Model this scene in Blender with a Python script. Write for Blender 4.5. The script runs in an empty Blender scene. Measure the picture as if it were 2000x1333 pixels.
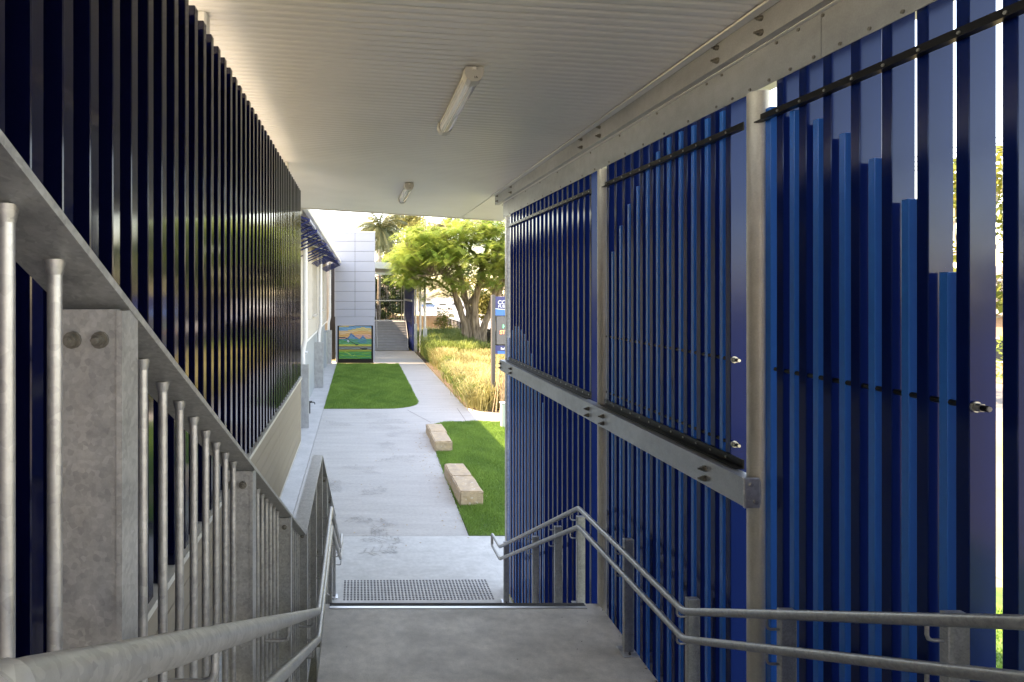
import bpy, bmesh, math, random
import numpy as np
from mathutils import Vector, Matrix
random.seed(7); np.random.seed(7)
SC = bpy.context.scene
COL = SC.collection
R = math.radians

# ------------------------------------------------------------------ camera, sky, sun, exposure
EYE = 4.47
cd = bpy.data.cameras.new('camera'); cam = bpy.data.objects.new('camera', cd); COL.objects.link(cam)
cam.location = (0, 0, EYE); cam.rotation_euler = (R(90), 0, 0)
cd.sensor_width = 36; cd.sensor_fit = 'HORIZONTAL'; cd.lens = 1160/2000*36
cd.shift_x = 0.1505; cd.shift_y = -0.0493
cd.clip_start = 0.05; cd.clip_end = 2000
SC.camera = cam
SUN_EL, SUN_AZ = 50.5, -89.0            # azimuth from +Y towards +X
wd = bpy.data.worlds.new('World'); SC.world = wd; wd.use_nodes = True
nt = wd.node_tree; nt.nodes.clear()
sky = nt.nodes.new('ShaderNodeTexSky'); sky.sky_type = 'NISHITA'; sky.sun_disc = False
sky.sun_elevation = R(SUN_EL); sky.sun_rotation = R(SUN_AZ % 360)
sky.air_density = 1.0; sky.dust_density = 0.7; sky.ozone_density = 1.5
bg = nt.nodes.new('ShaderNodeBackground'); bg.inputs[1].default_value = 0.15
wo = nt.nodes.new('ShaderNodeOutputWorld')
nt.links.new(sky.outputs[0], bg.inputs[0]); nt.links.new(bg.outputs[0], wo.inputs[0])
sl = bpy.data.lights.new('sun', 'SUN'); sl.energy = 2.1; sl.angle = R(0.5); sl.color = (1.0, 0.93, 0.82)
sun = bpy.data.objects.new('sun', sl); COL.objects.link(sun)
_d = Vector((math.sin(R(SUN_AZ))*math.cos(R(SUN_EL)), math.cos(R(SUN_AZ))*math.cos(R(SUN_EL)), math.sin(R(SUN_EL))))
sun.rotation_euler = _d.to_track_quat('Z', 'Y').to_euler(); sun.location = (0, 0, 30)
vs = SC.view_settings
vs.view_transform = 'Standard'; vs.look = 'None'; vs.gamma = 1.0; vs.use_curve_mapping = False
vs.exposure = 3.3
vs.use_white_balance = True; vs.white_balance_temperature = 9900; vs.white_balance_tint = 18
SC.render.engine = 'CYCLES'
SC.cycles.use_denoising = True
SC.cycles.max_bounces = 12; SC.cycles.diffuse_bounces = 6; SC.cycles.glossy_bounces = 6
SC.cycles.sample_clamp_indirect = 8

# ------------------------------------------------------------------ materials
def mat(name, base, rough=0.6, metal=0.0, vary=0.0, vscale=3.0, stretch=(1, 1, 1), base2=None, bump=0.0, bscale=60.0,
        bstretch=None, rvary=0.0, speck=None, coat=0.0, grain=0.0, gscale=110, spec=0.5):
    m = bpy.data.materials.new(name); m.use_nodes = True
    t = m.node_tree; N = t.nodes; L = t.links
    b = N['Principled BSDF']
    b.inputs['Roughness'].default_value = rough; b.inputs['Metallic'].default_value = metal
    b.inputs['Specular IOR Level'].default_value = spec
    b.inputs['Coat Weight'].default_value = coat; b.inputs['Coat Roughness'].default_value = 0.05
    b.inputs['Base Color'].default_value = (*base, 1)
    g = N.new('ShaderNodeNewGeometry')
    def noise(sc, st, detail=5):
        mp = N.new('ShaderNodeMapping'); mp.inputs['Scale'].default_value = st
        L.new(g.outputs['Position'], mp.inputs['Vector'])
        n = N.new('ShaderNodeTexNoise'); n.inputs['Scale'].default_value = sc; n.inputs['Detail'].default_value = detail
        L.new(mp.outputs[0], n.inputs['Vector']); return n.outputs[0]
    cur = None
    if vary > 0 or base2:
        n = noise(vscale, stretch)
        r = N.new('ShaderNodeValToRGB'); r.color_ramp.elements[0].position = 0.32; r.color_ramp.elements[1].position = 0.68
        b2 = base2 or tuple(c*(1+vary) for c in base)
        b1 = base if base2 else tuple(c*(1-vary) for c in base)
        r.color_ramp.elements[0].color = (*b1, 1); r.color_ramp.elements[1].color = (*b2, 1)
        L.new(n, r.inputs[0]); cur = r.outputs[0]
    if speck:
        sc, th, col = speck
        n = noise(sc, (1, 1, 1), 2)
        r = N.new('ShaderNodeValToRGB'); r.color_ramp.elements[0].position = th; r.color_ramp.elements[1].position = min(1, th+0.03)
        r.color_ramp.elements[0].color = (0, 0, 0, 1); r.color_ramp.elements[1].color = (1, 1, 1, 1)
        L.new(n, r.inputs[0])
        mx = N.new('ShaderNodeMix'); mx.data_type = 'RGBA'
        L.new(r.outputs[0], mx.inputs[0])
        if cur: L.new(cur, mx.inputs[6])
        else: mx.inputs[6].default_value = (*base, 1)
        mx.inputs[7].default_value = (*col, 1); cur = mx.outputs[2]
    if grain > 0:
        n = noise(gscale, (1, 1, 1), 9); n2 = noise(gscale*0.13, (1, 1, 1), 9)
        a1 = N.new('ShaderNodeMath'); a1.operation = 'ADD'; L.new(n, a1.inputs[0]); L.new(n2, a1.inputs[1])
        mr = N.new('ShaderNodeMapRange'); mr.inputs[1].default_value = 0.7; mr.inputs[2].default_value = 1.3
        mr.inputs[3].default_value = 1-grain; mr.inputs[4].default_value = 1+grain; L.new(a1.outputs[0], mr.inputs[0])
        vm = N.new('ShaderNodeVectorMath'); vm.operation = 'SCALE'; L.new(mr.outputs[0], vm.inputs['Scale'])
        if cur: L.new(cur, vm.inputs[0])
        else: vm.inputs[0].default_value = base
        cur = vm.outputs[0]
    if cur: L.new(cur, b.inputs['Base Color'])
    if rvary > 0:
        n = noise(vscale*2.3, stretch)
        mr = N.new('ShaderNodeMapRange'); mr.inputs[3].default_value = max(0, rough-rvary); mr.inputs[4].default_value = rough+rvary
        L.new(n, mr.inputs[0]); L.new(mr.outputs[0], b.inputs['Roughness'])
    if bump > 0:
        n = noise(bscale, bstretch or stretch, 4)
        bp = N.new('ShaderNodeBump'); bp.inputs['Strength'].default_value = bump; bp.inputs['Distance'].default_value = 0.01
        L.new(n, bp.inputs['Height']); L.new(bp.outputs[0], b.inputs['Normal'])
    return m

def leaf_mat(name, c1, c2, trans=0.45, rough=0.55):
    m = bpy.data.materials.new(name); m.use_nodes = True
    t = m.node_tree; N = t.nodes; L = t.links
    b = N['Principled BSDF']; b.inputs['Roughness'].default_value = rough; b.inputs['Specular IOR Level'].default_value = 0.3
    a = N.new('ShaderNodeAttribute'); a.attribute_name = 'tint'
    r = N.new('ShaderNodeValToRGB'); r.color_ramp.elements[0].color = (*c1, 1); r.color_ramp.elements[1].color = (*c2, 1)
    L.new(a.outputs['Fac'], r.inputs[0]); L.new(r.outputs[0], b.inputs['Base Color'])
    tr = N.new('ShaderNodeBsdfTranslucent'); L.new(r.outputs[0], tr.inputs[0])
    mx = N.new('ShaderNodeMixShader'); mx.inputs[0].default_value = trans
    L.new(b.outputs[0], mx.inputs[1]); L.new(tr.outputs[0], mx.inputs[2])
    L.new(mx.outputs[0], N['Material Output'].inputs[0]); return m

def galv_mat(name, c=0.42, rough=0.42, spangle=24.0):
    m = bpy.data.materials.new(name); m.use_nodes = True
    t = m.node_tree; N = t.nodes; L = t.links; b = N['Principled BSDF']
    b.inputs['Metallic'].default_value = 0.75
    g = N.new('ShaderNodeNewGeometry')
    v = N.new('ShaderNodeTexVoronoi'); v.inputs['Scale'].default_value = spangle*3
    n = N.new('ShaderNodeTexNoise'); n.inputs['Scale'].default_value = spangle*0.5; n.inputs['Detail'].default_value = 12; n.inputs['Roughness'].default_value = 0.72
    L.new(g.outputs['Position'], v.inputs['Vector']); L.new(g.outputs['Position'], n.inputs['Vector'])
    ad = N.new('ShaderNodeMath'); ad.operation = 'MULTIPLY_ADD'; ad.inputs[1].default_value = 0.30
    L.new(v.outputs['Color'], ad.inputs[0]); L.new(n.outputs[0], ad.inputs[2])
    r = N.new('ShaderNodeValToRGB'); r.color_ramp.elements[0].position = 0.42; r.color_ramp.elements[1].position = 0.88
    r.color_ramp.elements[0].color = (c*0.76, c*0.77, c*0.79, 1); r.color_ramp.elements[1].color = (c*1.26, c*1.27, c*1.28, 1)
    L.new(ad.outputs[0], r.inputs[0]); L.new(r.outputs[0], b.inputs['Base Color'])
    mr = N.new('ShaderNodeMapRange'); mr.inputs[3].default_value = rough-0.1; mr.inputs[4].default_value = rough+0.16
    L.new(n.outputs[0], mr.inputs[0]); L.new(mr.outputs[0], b.inputs['Roughness'])
    bp = N.new('ShaderNodeBump'); bp.inputs['Strength'].default_value = 0.12; bp.inputs['Distance'].default_value = 0.004
    L.new(ad.outputs[0], bp.inputs['Height']); L.new(bp.outputs[0], b.inputs['Normal'])
    return m

def attr_mat(name, rough=0.6):
    m = bpy.data.materials.new(name); m.use_nodes = True
    t = m.node_tree; b = t.nodes['Principled BSDF']; b.inputs['Roughness'].default_value = rough
    a = t.nodes.new('ShaderNodeAttribute'); a.attribute_name = 'print'
    t.links.new(a.outputs['Color'], b.inputs['Base Color']); return m

M = {}
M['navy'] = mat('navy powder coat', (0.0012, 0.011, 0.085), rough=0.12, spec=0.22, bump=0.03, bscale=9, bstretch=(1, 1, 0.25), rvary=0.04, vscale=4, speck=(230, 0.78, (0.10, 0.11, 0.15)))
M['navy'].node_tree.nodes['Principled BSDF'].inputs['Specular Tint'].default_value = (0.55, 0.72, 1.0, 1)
M['shadowed'] = mat('midnight navy powder coat', (0.0012, 0.0022, 0.020), rough=0.10, spec=0.45, bump=0.03, bscale=9, bstretch=(1, 1, 0.25), rvary=0.04, vscale=4, speck=(230, 0.78, (0.10, 0.11, 0.15)))  # the navy paint again, darkened: the left side's shade is in its colour
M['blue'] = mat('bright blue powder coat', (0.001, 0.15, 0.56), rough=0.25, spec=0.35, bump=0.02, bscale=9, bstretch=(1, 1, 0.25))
M['black'] = mat('black painted steel', (0.008, 0.008, 0.010), rough=0.35, spec=0.2)
M['galv'] = galv_mat('galvanised steel', spangle=46)
M['galv_light'] = galv_mat('bright galvanised steel', 0.55, 0.4, 14)
M['galv_col'] = mat('dull galvanised pipe', (0.56, 0.535, 0.48), grain=0.1, rough=0.5, metal=0.35, vary=0.14, vscale=5, stretch=(2, 2, 0.4), rvary=0.1, bump=0.03, bscale=20)
M['galv_tube'] = galv_mat('galvanised tube', 0.37, 0.40, 30)
M['galv_sheet'] = mat('galvanised flashing sheet', (0.37, 0.38, 0.39), grain=0.1, rough=0.42, metal=0.6, vary=0.13, vscale=2.2, stretch=(3, 0.6, 2), rvary=0.08, bump=0.05, bscale=5)
M['bolt'] = mat('weathered zinc bolt', (0.20, 0.19, 0.17), rough=0.5, metal=0.8, vary=0.3, vscale=60)
M['shiny'] = mat('bright zinc nut', (0.42, 0.42, 0.40), rough=0.35, metal=1.0)
M['ceiling'] = mat('white ribbed ceiling sheet', (0.75, 0.74, 0.715), rough=0.38, vary=0.04, vscale=1.3, rvary=0.06)
M['soffit'] = mat('smooth warm white soffit', (0.50, 0.475, 0.43), rough=0.5, vary=0.03)
M['trim'] = mat('pale trim', (0.66, 0.66, 0.63), rough=0.4)
M['roofing'] = mat('roof sheet', (0.50, 0.51, 0.50), rough=0.45, metal=0.3, vary=0.08)
M['landing'] = mat('smooth landing concrete', (0.57, 0.53, 0.475), grain=0.16, rough=0.55, vary=0.17, vscale=2.6, stretch=(1, 1.8, 1), rvary=0.12, bump=0.06, bscale=18, speck=(34, 0.74, (0.45, 0.415, 0.375)))
M['slab'] = mat('swirl finished concrete', (0.46, 0.46, 0.44), grain=0.12, rough=0.75, vary=0.09, vscale=3.4, stretch=(1, 1.6, 1), bump=0.12, bscale=22, speck=(48, 0.75, (0.30, 0.29, 0.27)))
M['path'] = mat('broom finished concrete', (0.39, 0.375, 0.35), grain=0.1, rough=0.85, vary=0.07, vscale=1.3, stretch=(0.5, 3.2, 1), bump=0.25, bscale=30, bstretch=(0.25, 5, 1), speck=(30, 0.77, (0.28, 0.26, 0.23)))
M['strip'] = mat('edge strip concrete', (0.42, 0.415, 0.40), grain=0.1, rough=0.85, vary=0.08, vscale=2.2, bump=0.1)
M['dark_gap'] = mat('dark joint sealant', (0.06, 0.06, 0.06), rough=0.9)
M['imprint'] = mat('leaf imprint in concrete', (0.27, 0.26, 0.245), rough=0.9)
M['nosing'] = mat('black grit nosing insert', (0.03, 0.03, 0.033), rough=0.8, bump=0.4, bscale=220)
M['alu'] = mat('aluminium edge', (0.6, 0.6, 0.6), rough=0.35, metal=0.9)
M['stud'] = mat('charcoal tactile stud', (0.055, 0.055, 0.06), rough=0.5, vary=0.2, vscale=30)
M['clad'] = mat('taupe cladding board', (0.33, 0.295, 0.25), rough=0.6, vary=0.05, vscale=3, stretch=(1, 0.3, 6))
M['stair_grey'] = mat('grey stair concrete', (0.29, 0.29, 0.295), rough=0.7, vary=0.08)
M['cream'] = mat('cream wall board', (0.42, 0.385, 0.33), rough=0.65, vary=0.04, vscale=2)
M['bounce_pale'] = mat('pale bounce board', (0.43, 0.43, 0.42), rough=0.7)  # for unseen walkway faces that bounce sun up to the ceiling
M['grey_panel'] = mat('grey cement sheet', (0.28, 0.31, 0.325), rough=0.6, vary=0.05, vscale=1.0)
M['white'] = mat('white paint', (0.60, 0.60, 0.60), rough=0.4)
M['panel'] = mat('pale lavender composite panel', (0.25, 0.265, 0.315), rough=0.28, vary=0.01, vscale=0.5)
M['awning'] = mat('navy awning aluminium', (0.014, 0.028, 0.15), rough=0.3)
M['glass'] = mat('dark window glass', (0.02, 0.025, 0.03), rough=0.06)
M['dark'] = mat('dark opening', (0.03, 0.03, 0.032), rough=0.8)
M['diff'] = mat('clear prismatic diffuser', (0.72, 0.73, 0.74), rough=0.22, coat=0.5)
_b = M['diff'].node_tree.nodes['Principled BSDF']; _b.inputs['Transmission Weight'].default_value = 0.35
M['plastic'] = mat('grey plastic end cap', (0.42, 0.42, 0.40), rough=0.4)
M['stone'] = mat('sawn sandstone', (0.46, 0.34, 0.215), grain=0.16, rough=0.9, base2=(0.38, 0.295, 0.21), vscale=5, stretch=(1, 1, 2.5), bump=0.5, bscale=26, speck=(14, 0.66, (0.52, 0.45, 0.36)))
M['soil'] = mat('bark mulch soil', (0.085, 0.060, 0.042), rough=0.95, vary=0.5, vscale=16, bump=1.0, bscale=45)
M['turf'] = mat('turf base', (0.075, 0.14, 0.028), rough=0.95, vary=0.3, vscale=2.5, bump=0.6, bscale=60)
M['terrain'] = mat('rough ground', (0.22, 0.22, 0.09), rough=0.95, base2=(0.34, 0.27, 0.16), vscale=0.35, bump=0.4, bscale=8)
M['road'] = mat('pale sunlit road surface', (0.20, 0.19, 0.18), rough=0.9, vary=0.08, vscale=1)
M['timber'] = mat('brown paling timber', (0.40, 0.225, 0.11), rough=0.8, vary=0.25, vscale=5, stretch=(3, 3, 0.3))
M['fence_grey'] = mat('grey steel fence sheet', (0.13, 0.125, 0.125), rough=0.5)
M['bark'] = mat('furrowed grey bark', (0.085, 0.060, 0.04), rough=0.95, base2=(0.34, 0.26, 0.18), vscale=5, stretch=(1.4, 1.4, 0.22), bump=1.0, bscale=7, bstretch=(1, 1, 0.22))
M['bark2'] = mat('pale bark', (0.30, 0.26, 0.21), rough=0.9, vary=0.25, vscale=5, bump=0.5, bscale=12)
M['dry'] = mat('dry pale stems', (0.46, 0.33, 0.20), rough=0.9, vary=0.2, vscale=8)
M['sign_post'] = mat('brown grey sign post', (0.10, 0.092, 0.085), rough=0.5)
M['sign_navy'] = mat('sign navy print', (0.045, 0.05, 0.17), rough=0.4)
M['sign_blue'] = mat('sign blue print', (0.03, 0.19, 0.58), rough=0.4)
M['sign_white'] = mat('sign white print', (0.85, 0.85, 0.85), rough=0.4)
M['led'] = mat('dark grey display panel', (0.16, 0.145, 0.14), rough=0.5)
def emis(name, c, s):
    m = mat(name, c, 0.5); b = m.node_tree.nodes['Principled BSDF']
    b.inputs['Emission Color'].default_value = (*c, 1); b.inputs['Emission Strength'].default_value = s; return m
M['led_green'] = emis('green display dots', (0.05, 0.55, 0.30), 0.5)
M['led_red'] = emis('orange display dots', (0.85, 0.25, 0.12), 0.5)
M['print'] = attr_mat('painted roller door print')
M['poin'] = leaf_mat('feathery green leaf', (0.12, 0.235, 0.045), (0.50, 0.55, 0.14), 0.5)
M['gum'] = leaf_mat('olive gum leaf', (0.075, 0.09, 0.028), (0.26, 0.23, 0.065), 0.35)
M['palm'] = leaf_mat('palm leaf', (0.045, 0.06, 0.024), (0.15, 0.145, 0.06), 0.25)
M['dkleaf'] = leaf_mat('dark green leaf', (0.028, 0.055, 0.020), (0.10, 0.14, 0.04), 0.3)
M['yleaf'] = leaf_mat('yellow green leaf', (0.12, 0.16, 0.03), (0.34, 0.30, 0.07), 0.4)
M['turf_blade'] = leaf_mat('turf blade', (0.115, 0.23, 0.045), (0.25, 0.40, 0.085), 0.35)
M['gold'] = leaf_mat('golden grass blade', (0.25, 0.235, 0.085), (0.54, 0.475, 0.24), 0.4)
M['ggrass'] = leaf_mat('green grass blade', (0.11, 0.19, 0.045), (0.32, 0.36, 0.11), 0.4)
M['car_white'] = mat('white car paint', (0.75, 0.75, 0.75), rough=0.25, coat=0.6)
M['car_blue'] = mat('blue car paint', (0.04, 0.10, 0.22), rough=0.25, coat=0.6)
M['car_silver'] = mat('silver car paint', (0.45, 0.46, 0.48), rough=0.25, metal=0.5, coat=0.6)
M['rubber'] = mat('tyre rubber', (0.02, 0.02, 0.02), rough=0.8)
M['tile'] = mat('grey roof tile', (0.16, 0.14, 0.13), rough=0.8, vary=0.15, vscale=4)
M['brick'] = mat('tan brick', (0.36, 0.23, 0.15), rough=0.85, vary=0.12, vscale=9)
M['pillar'] = mat('pale green service pillar', (0.55, 0.60, 0.52), rough=0.5)

# ------------------------------------------------------------------ mesh helpers
WL = {}                                  # world location of every linked object
def wl(o): return WL.get(o.name, Vector((0, 0, 0))) if o else Vector((0, 0, 0))
class MB:
    def __init__(s): s.v = []; s.f = []; s.smooth = []
    def add(s, vs, fs, smooth=False):
        k = len(s.v); s.v += [tuple(v) for v in vs]; s.f += [tuple(i+k for i in f) for f in fs]; s.smooth += [smooth]*len(fs); return s
    def box(s, x0, x1, y0, y1, z0, z1, bev=0.0, mtx=None):
        if bev <= 0:
            vs = [(x0, y0, z0), (x1, y0, z0), (x1, y1, z0), (x0, y1, z0), (x0, y0, z1), (x1, y0, z1), (x1, y1, z1), (x0, y1, z1)]
            fs = [(0, 3, 2, 1), (4, 5, 6, 7), (0, 1, 5, 4), (1, 2, 6, 5), (2, 3, 7, 6), (3, 0, 4, 7)]
        else:
            bm = bmesh.new(); bmesh.ops.create_cube(bm, size=1)
            for v in bm.verts:
                v.co = ((x0+x1)/2+v.co.x*(x1-x0), (y0+y1)/2+v.co.y*(y1-y0), (z0+z1)/2+v.co.z*(z1-z0))
            bmesh.ops.bevel(bm, geom=bm.edges[:], offset=bev, segments=1, affect='EDGES')
            bm.verts.index_update()
            vs = [tuple(v.co) for v in bm.verts]; fs = [tuple(v.index for v in f.verts) for f in bm.faces]; bm.free()
        if mtx is not None: vs = [tuple(mtx @ Vector(v)) for v in vs]
        return s.add(vs, fs)
    def tube(s, pts, r, n=10, cap=True):
        pts = [Vector(p) for p in pts]; rs = r if isinstance(r, (list, tuple)) else [r]*len(pts)
        rings = []; up = None
        for i, p in enumerate(pts):
            if i == 0: d = pts[1]-p
            elif i == len(pts)-1: d = p-pts[-2]
            else: d = (pts[i+1]-p).normalized()+(p-pts[i-1]).normalized()
            d.normalize()
            if up is None: up = Vector((0, 0, 1)) if abs(d.z) < 0.9 else Vector((1, 0, 0))
            a = d.cross(up); a = a.normalized() if a.length > 1e-6 else d.orthogonal().normalized()
            b = a.cross(d).normalized(); up = b
            k = 1.0
            if 0 < i < len(pts)-1:
                c = (pts[i+1]-p).normalized().dot((p-pts[i-1]).normalized()); k = 1/max(0.5, math.sqrt((1+c)/2))
            rings.append([p+(a*math.cos(t)+b*math.sin(t)*k)*rs[i] for t in [2*math.pi*j/n for j in range(n)]])
        vs = [v for q in rings for v in q]; fs = []
        for i in range(len(rings)-1):
            for j in range(n):
                fs.append((i*n+j, i*n+(j+1) % n, (i+1)*n+(j+1) % n, (i+1)*n+j))
        s.add(vs, fs, True)
        if cap:
            s.add(rings[0], [tuple(range(n))]); s.add(rings[-1], [tuple(reversed(range(n)))])
        return s
    def prism(s, poly, axis, a0, a1):
        # poly in the two other axes, extruded along axis
        n = len(poly)
        def mk(p, a): return {'x': (a, p[0], p[1]), 'y': (p[0], a, p[1]), 'z': (p[0], p[1], a)}[axis]
        vs = [mk(p, a0) for p in poly]+[mk(p, a1) for p in poly]
        fs = [(i, (i+1) % n, n+(i+1) % n, n+i) for i in range(n)]+[tuple(reversed(range(n))), tuple(range(n, 2*n))]
        return s.add(vs, fs)
    def hexbolt(s, c, d, r, h):
        c = Vector(c); d = Vector(d).normalized()
        s.tube([c, c+d*h*0.35], r*1.5, 12); s.tube([c+d*h*0.35, c+d*h*0.85], r*1.1, 6); s.tube([c+d*h*0.85, c+d*h*1.35], r*0.55, 8)
        return s
    def mesh(s, name, off=Vector((0, 0, 0))):
        me = bpy.data.meshes.new(name)
        me.from_pydata([(v[0]-off[0], v[1]-off[1], v[2]-off[2]) for v in s.v], [], s.f)
        me.polygons.foreach_set('use_smooth', s.smooth)
        bm = bmesh.new(); bm.from_mesh(me); bmesh.ops.recalc_face_normals(bm, faces=bm.faces[:]); bm.to_mesh(me); bm.free()
        me.update(); return me
    def build(s, name, m, parent=None, **tags):
        me = s.mesh(name, wl(parent)); me.materials.append(m)
        return link(name, me, parent, wl(parent), **tags)
def link(name, data, parent=None, world=Vector((0, 0, 0)), rot=(0, 0, 0), scale=(1, 1, 1), **tags):
    o = bpy.data.objects.new(name, data); COL.objects.link(o)
    if parent: o.parent = parent
    o.location = Vector(world)-wl(parent); o.rotation_euler = rot; o.scale = scale
    WL[o.name] = Vector(world)
    for k, v in tags.items(): o[k] = v
    return o
def thing(name, loc, label, cat, group=None):
    o = link(name, None, None, Vector(loc), label=label, category=cat); o.empty_display_size = 0.2
    if group: o['group'] = group
    return o
def struct(name, mb, m, parent=None):
    return mb.build(name, m, parent) if parent else mb.build(name, m, None, kind='structure')
def bulk(name, V, F, m, tint=None, parent=None, smooth=False, **tags):
    """numpy mesh: V (n,3), F (k, 3 or 4)"""
    off = np.array(wl(parent)); V = np.asarray(V, dtype=np.float32)-off.astype(np.float32); F = np.asarray(F, dtype=np.int32)
    me = bpy.data.meshes.new(name); k = F.shape[1]
    me.vertices.add(len(V)); me.vertices.foreach_set('co', V.ravel())
    me.loops.add(F.size); me.loops.foreach_set('vertex_index', F.ravel())
    me.polygons.add(len(F)); me.polygons.foreach_set('loop_start', np.arange(0, F.size, k, dtype=np.int32))
    me.update(calc_edges=True)
    if tint is not None:
        a = me.attributes.new('tint', 'FLOAT', 'FACE'); a.data.foreach_set('value', np.asarray(tint, dtype=np.float32))
    me.materials.append(m)
    return link(name, me, parent, wl(parent), **tags)
def at(px, py, Y):                       # where a sight line of the survey photo meets the plane Y
    return Vector(((px-699)*Y/1160, Y, EYE-(py-568)*Y/1160))
def on_ground(px, py, z=0.0):
    Y = (EYE-z)*1160/(py-568); return Vector(((px-699)*Y/1160, Y, z))
def box_thing(x0, x1, y0, y1, z0, z1, bev=0): return MB().box(x0, x1, y0, y1, z0, z1, bev)
def rrect(x0, x1, y0, y1, r, n=6, which=(1, 1, 1, 1)):
    pts = []
    for k, (cx, cy, a) in enumerate([(x0, y0, 180), (x1, y0, 270), (x1, y1, 0), (x0, y1, 90)]):
        q = r*which[k]
        if q == 0: pts.append((cx, cy)); continue
        ox = cx+(q if cx == x0 else -q); oy = cy+(q if cy == y0 else -q)
        for i in range(n+1):
            t = R(a+90*i/n); pts.append((ox+q*math.cos(t), oy+q*math.sin(t)))
    return pts
def text(body, size, loc, m, parent, name='lettering', rot=(R(90), 0, 0), bold=0.0, depth=0.003):
    c = bpy.data.curves.new(name, 'FONT'); c.body = body; c.size = size; c.extrude = depth; c.offset = bold
    c.materials.append(m)
    tmp = bpy.data.objects.new('tmp', c); COL.objects.link(tmp); bpy.context.view_layer.update()
    me = bpy.data.meshes.new_from_object(tmp.evaluated_get(bpy.context.evaluated_depsgraph_get())); bpy.data.objects.remove(tmp)
    if not me.materials: me.materials.append(m)
    return link(name, me, parent, Vector(loc), rot)

# ------------------------------------------------------------------ ground, paths, lawns
GT = MB(); GT.add([(-90, -60, -0.03), (11.5, -60, -0.03), (11.5, 260, -0.03), (-90, 260, -0.03)], [(0, 1, 2, 3)])
struct('ground', GT, M['terrain'])
RD = MB(); RD.add([(11.5, -60, -0.025), (200, -60, -0.025), (200, 400, -0.025), (11.5, 400, -0.025)], [(0, 1, 2, 3)])
struct('road', RD, M['road'])
FAR = MB(); FAR.add([(-600, -300, -0.06), (600, -300, -0.06), (600, 900, -0.06), (-600, 900, -0.06)], [(0, 1, 2, 3)])
struct('terrain', FAR, M['terrain'])

# lower concrete slab at the foot of the stairs
SL = MB().box(-2.0, 2.215, 5.0, 10.815, -0.1, 0.0).box(2.2155, 9.0, 8.95, 10.815, -0.1, 0.0); slab = struct('lower_slab', SL, M['slab'])
# path: from the slab up to the far stairs, with a branch to the right
def poly_sheet(poly, z, thick=0.1):
    return MB().prism(poly, 'z', z-thick, z)
pathpoly = [(-1.29, 10.83), (2.02, 10.83), (2.08, 13.4), (2.22, 18.9)]
for i in range(7):
    t = R(180-90*i/6); pathpoly.append((3.5+1.28*math.cos(t), 18.95+1.28*math.sin(t)))
pathpoly += [(11.4, 20.3), (11.4, 21.6), (5.2, 21.75), (4.5, 22.0), (4.10, 22.8), (4.12, 34), (4.14, 44.0), (1.0, 44.0), (1.0, 36.2), (2.5, 36.2), (2.46, 30)]
for i in range(7):
    t = R(0-90*i/6); pathpoly.append((1.02+1.4*math.cos(t), 23.86+1.4*math.sin(t)))
pathpoly += [(-1.29, 22.45)]
path = struct('path', poly_sheet(pathpoly, -0.004, 0.1), M['path'])
struct('edge_strip', MB().box(-2.0, -1.30, 10.83, 37.5, -0.11, -0.006), M['strip'])
# control joints across the path
def joint(a, b, w=0.012, z=0.0005):
    a = Vector(a); b = Vector(b); d = (b-a).normalized(); n = Vector((-d.y, d.x, 0))*w/2
    return MB().add([a+n+Vector((0, 0, z)), a-n+Vector((0, 0, z)), b-n+Vector((0, 0, z)), b+n+Vector((0, 0, z))], [(0, 1, 2, 3)])
for a, b in [(on_ground(795, 801), on_ground(842, 826)), (on_ground(893, 798), on_ground(912, 826)), ((2.5, 29.5, 0), (4.1, 29.5, 0)), ((2.5, 35.5, 0), (4.1, 35.5, 0))]:
    joint(a, b, 0.015).build('control_joint', M['dark_gap'], path)
# leaf imprints pressed into the concrete
def frond_imprint(c, ang, L, z):
    mb = MB(); c = Vector((c[0], c[1], z)); rnd = random.Random(int(c.x*1000+c.y*77))
    d = Vector((math.cos(ang), math.sin(ang), 0)); n = Vector((-d.y, d.x, 0))
    def line(p, q, w0, w1):
        e = (q-p); e.normalize(); m = Vector((-e.y, e.x, 0))
        mb.add([p+m*w0, p-m*w0, q-m*w1, q+m*w1], [(0, 1, 2, 3)])
    line(c, c+d*L, 0.0045, 0.002)
    k = 0
    for i in range(9):
        t = 0.12+0.85*i/9
        for sgn in (1, -1):
            if rnd.random() < 0.25: continue
            p = c+d*L*t; q = p+(d*0.55+n*sgn).normalized()*L*(0.16+0.25*math.sin(math.pi*t))*rnd.uniform(0.5, 1.15)
            line(p, q, 0.0022, 0.0014)
            for j in range(4):
                s = 0.3+0.7*j/4
                for g in (1, -1):
                    if rnd.random() < 0.35: continue
                    r0 = p+(q-p)*s; r1 = r0+(d*0.8*g+n*sgn*0.5).normalized()*L*0.055*rnd.uniform(0.6, 1.3)
                    line(r0, r1, 0.0045, 0.002)
    return mb
for px, py, ang, L in [(700, 1082, 15, .75), (790, 1062, 150, .85), (725, 1042, 60, .7), (735, 1018, 170, .6), (700, 968, 40, .8), (690, 945, 170, .9), (745, 925, 140, 1.1),
                       (735, 902, 20, 1.2), (765, 880, 100, 1.0), (760, 855, 60, 1.1), (790, 838, 160, 1.3), (720, 828, 20, 1.4), (770, 812, 170, 1.5), (690, 832, 150, 1.2), (665, 962, 120, .7)]:
    g = on_ground(px, py)
    onslab = g.y < 10.8
    frond_imprint(g, R(ang), L, 0.004 if onslab else 0.0005).build('leaf_imprint', M['imprint'], slab if onslab else path)
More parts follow.
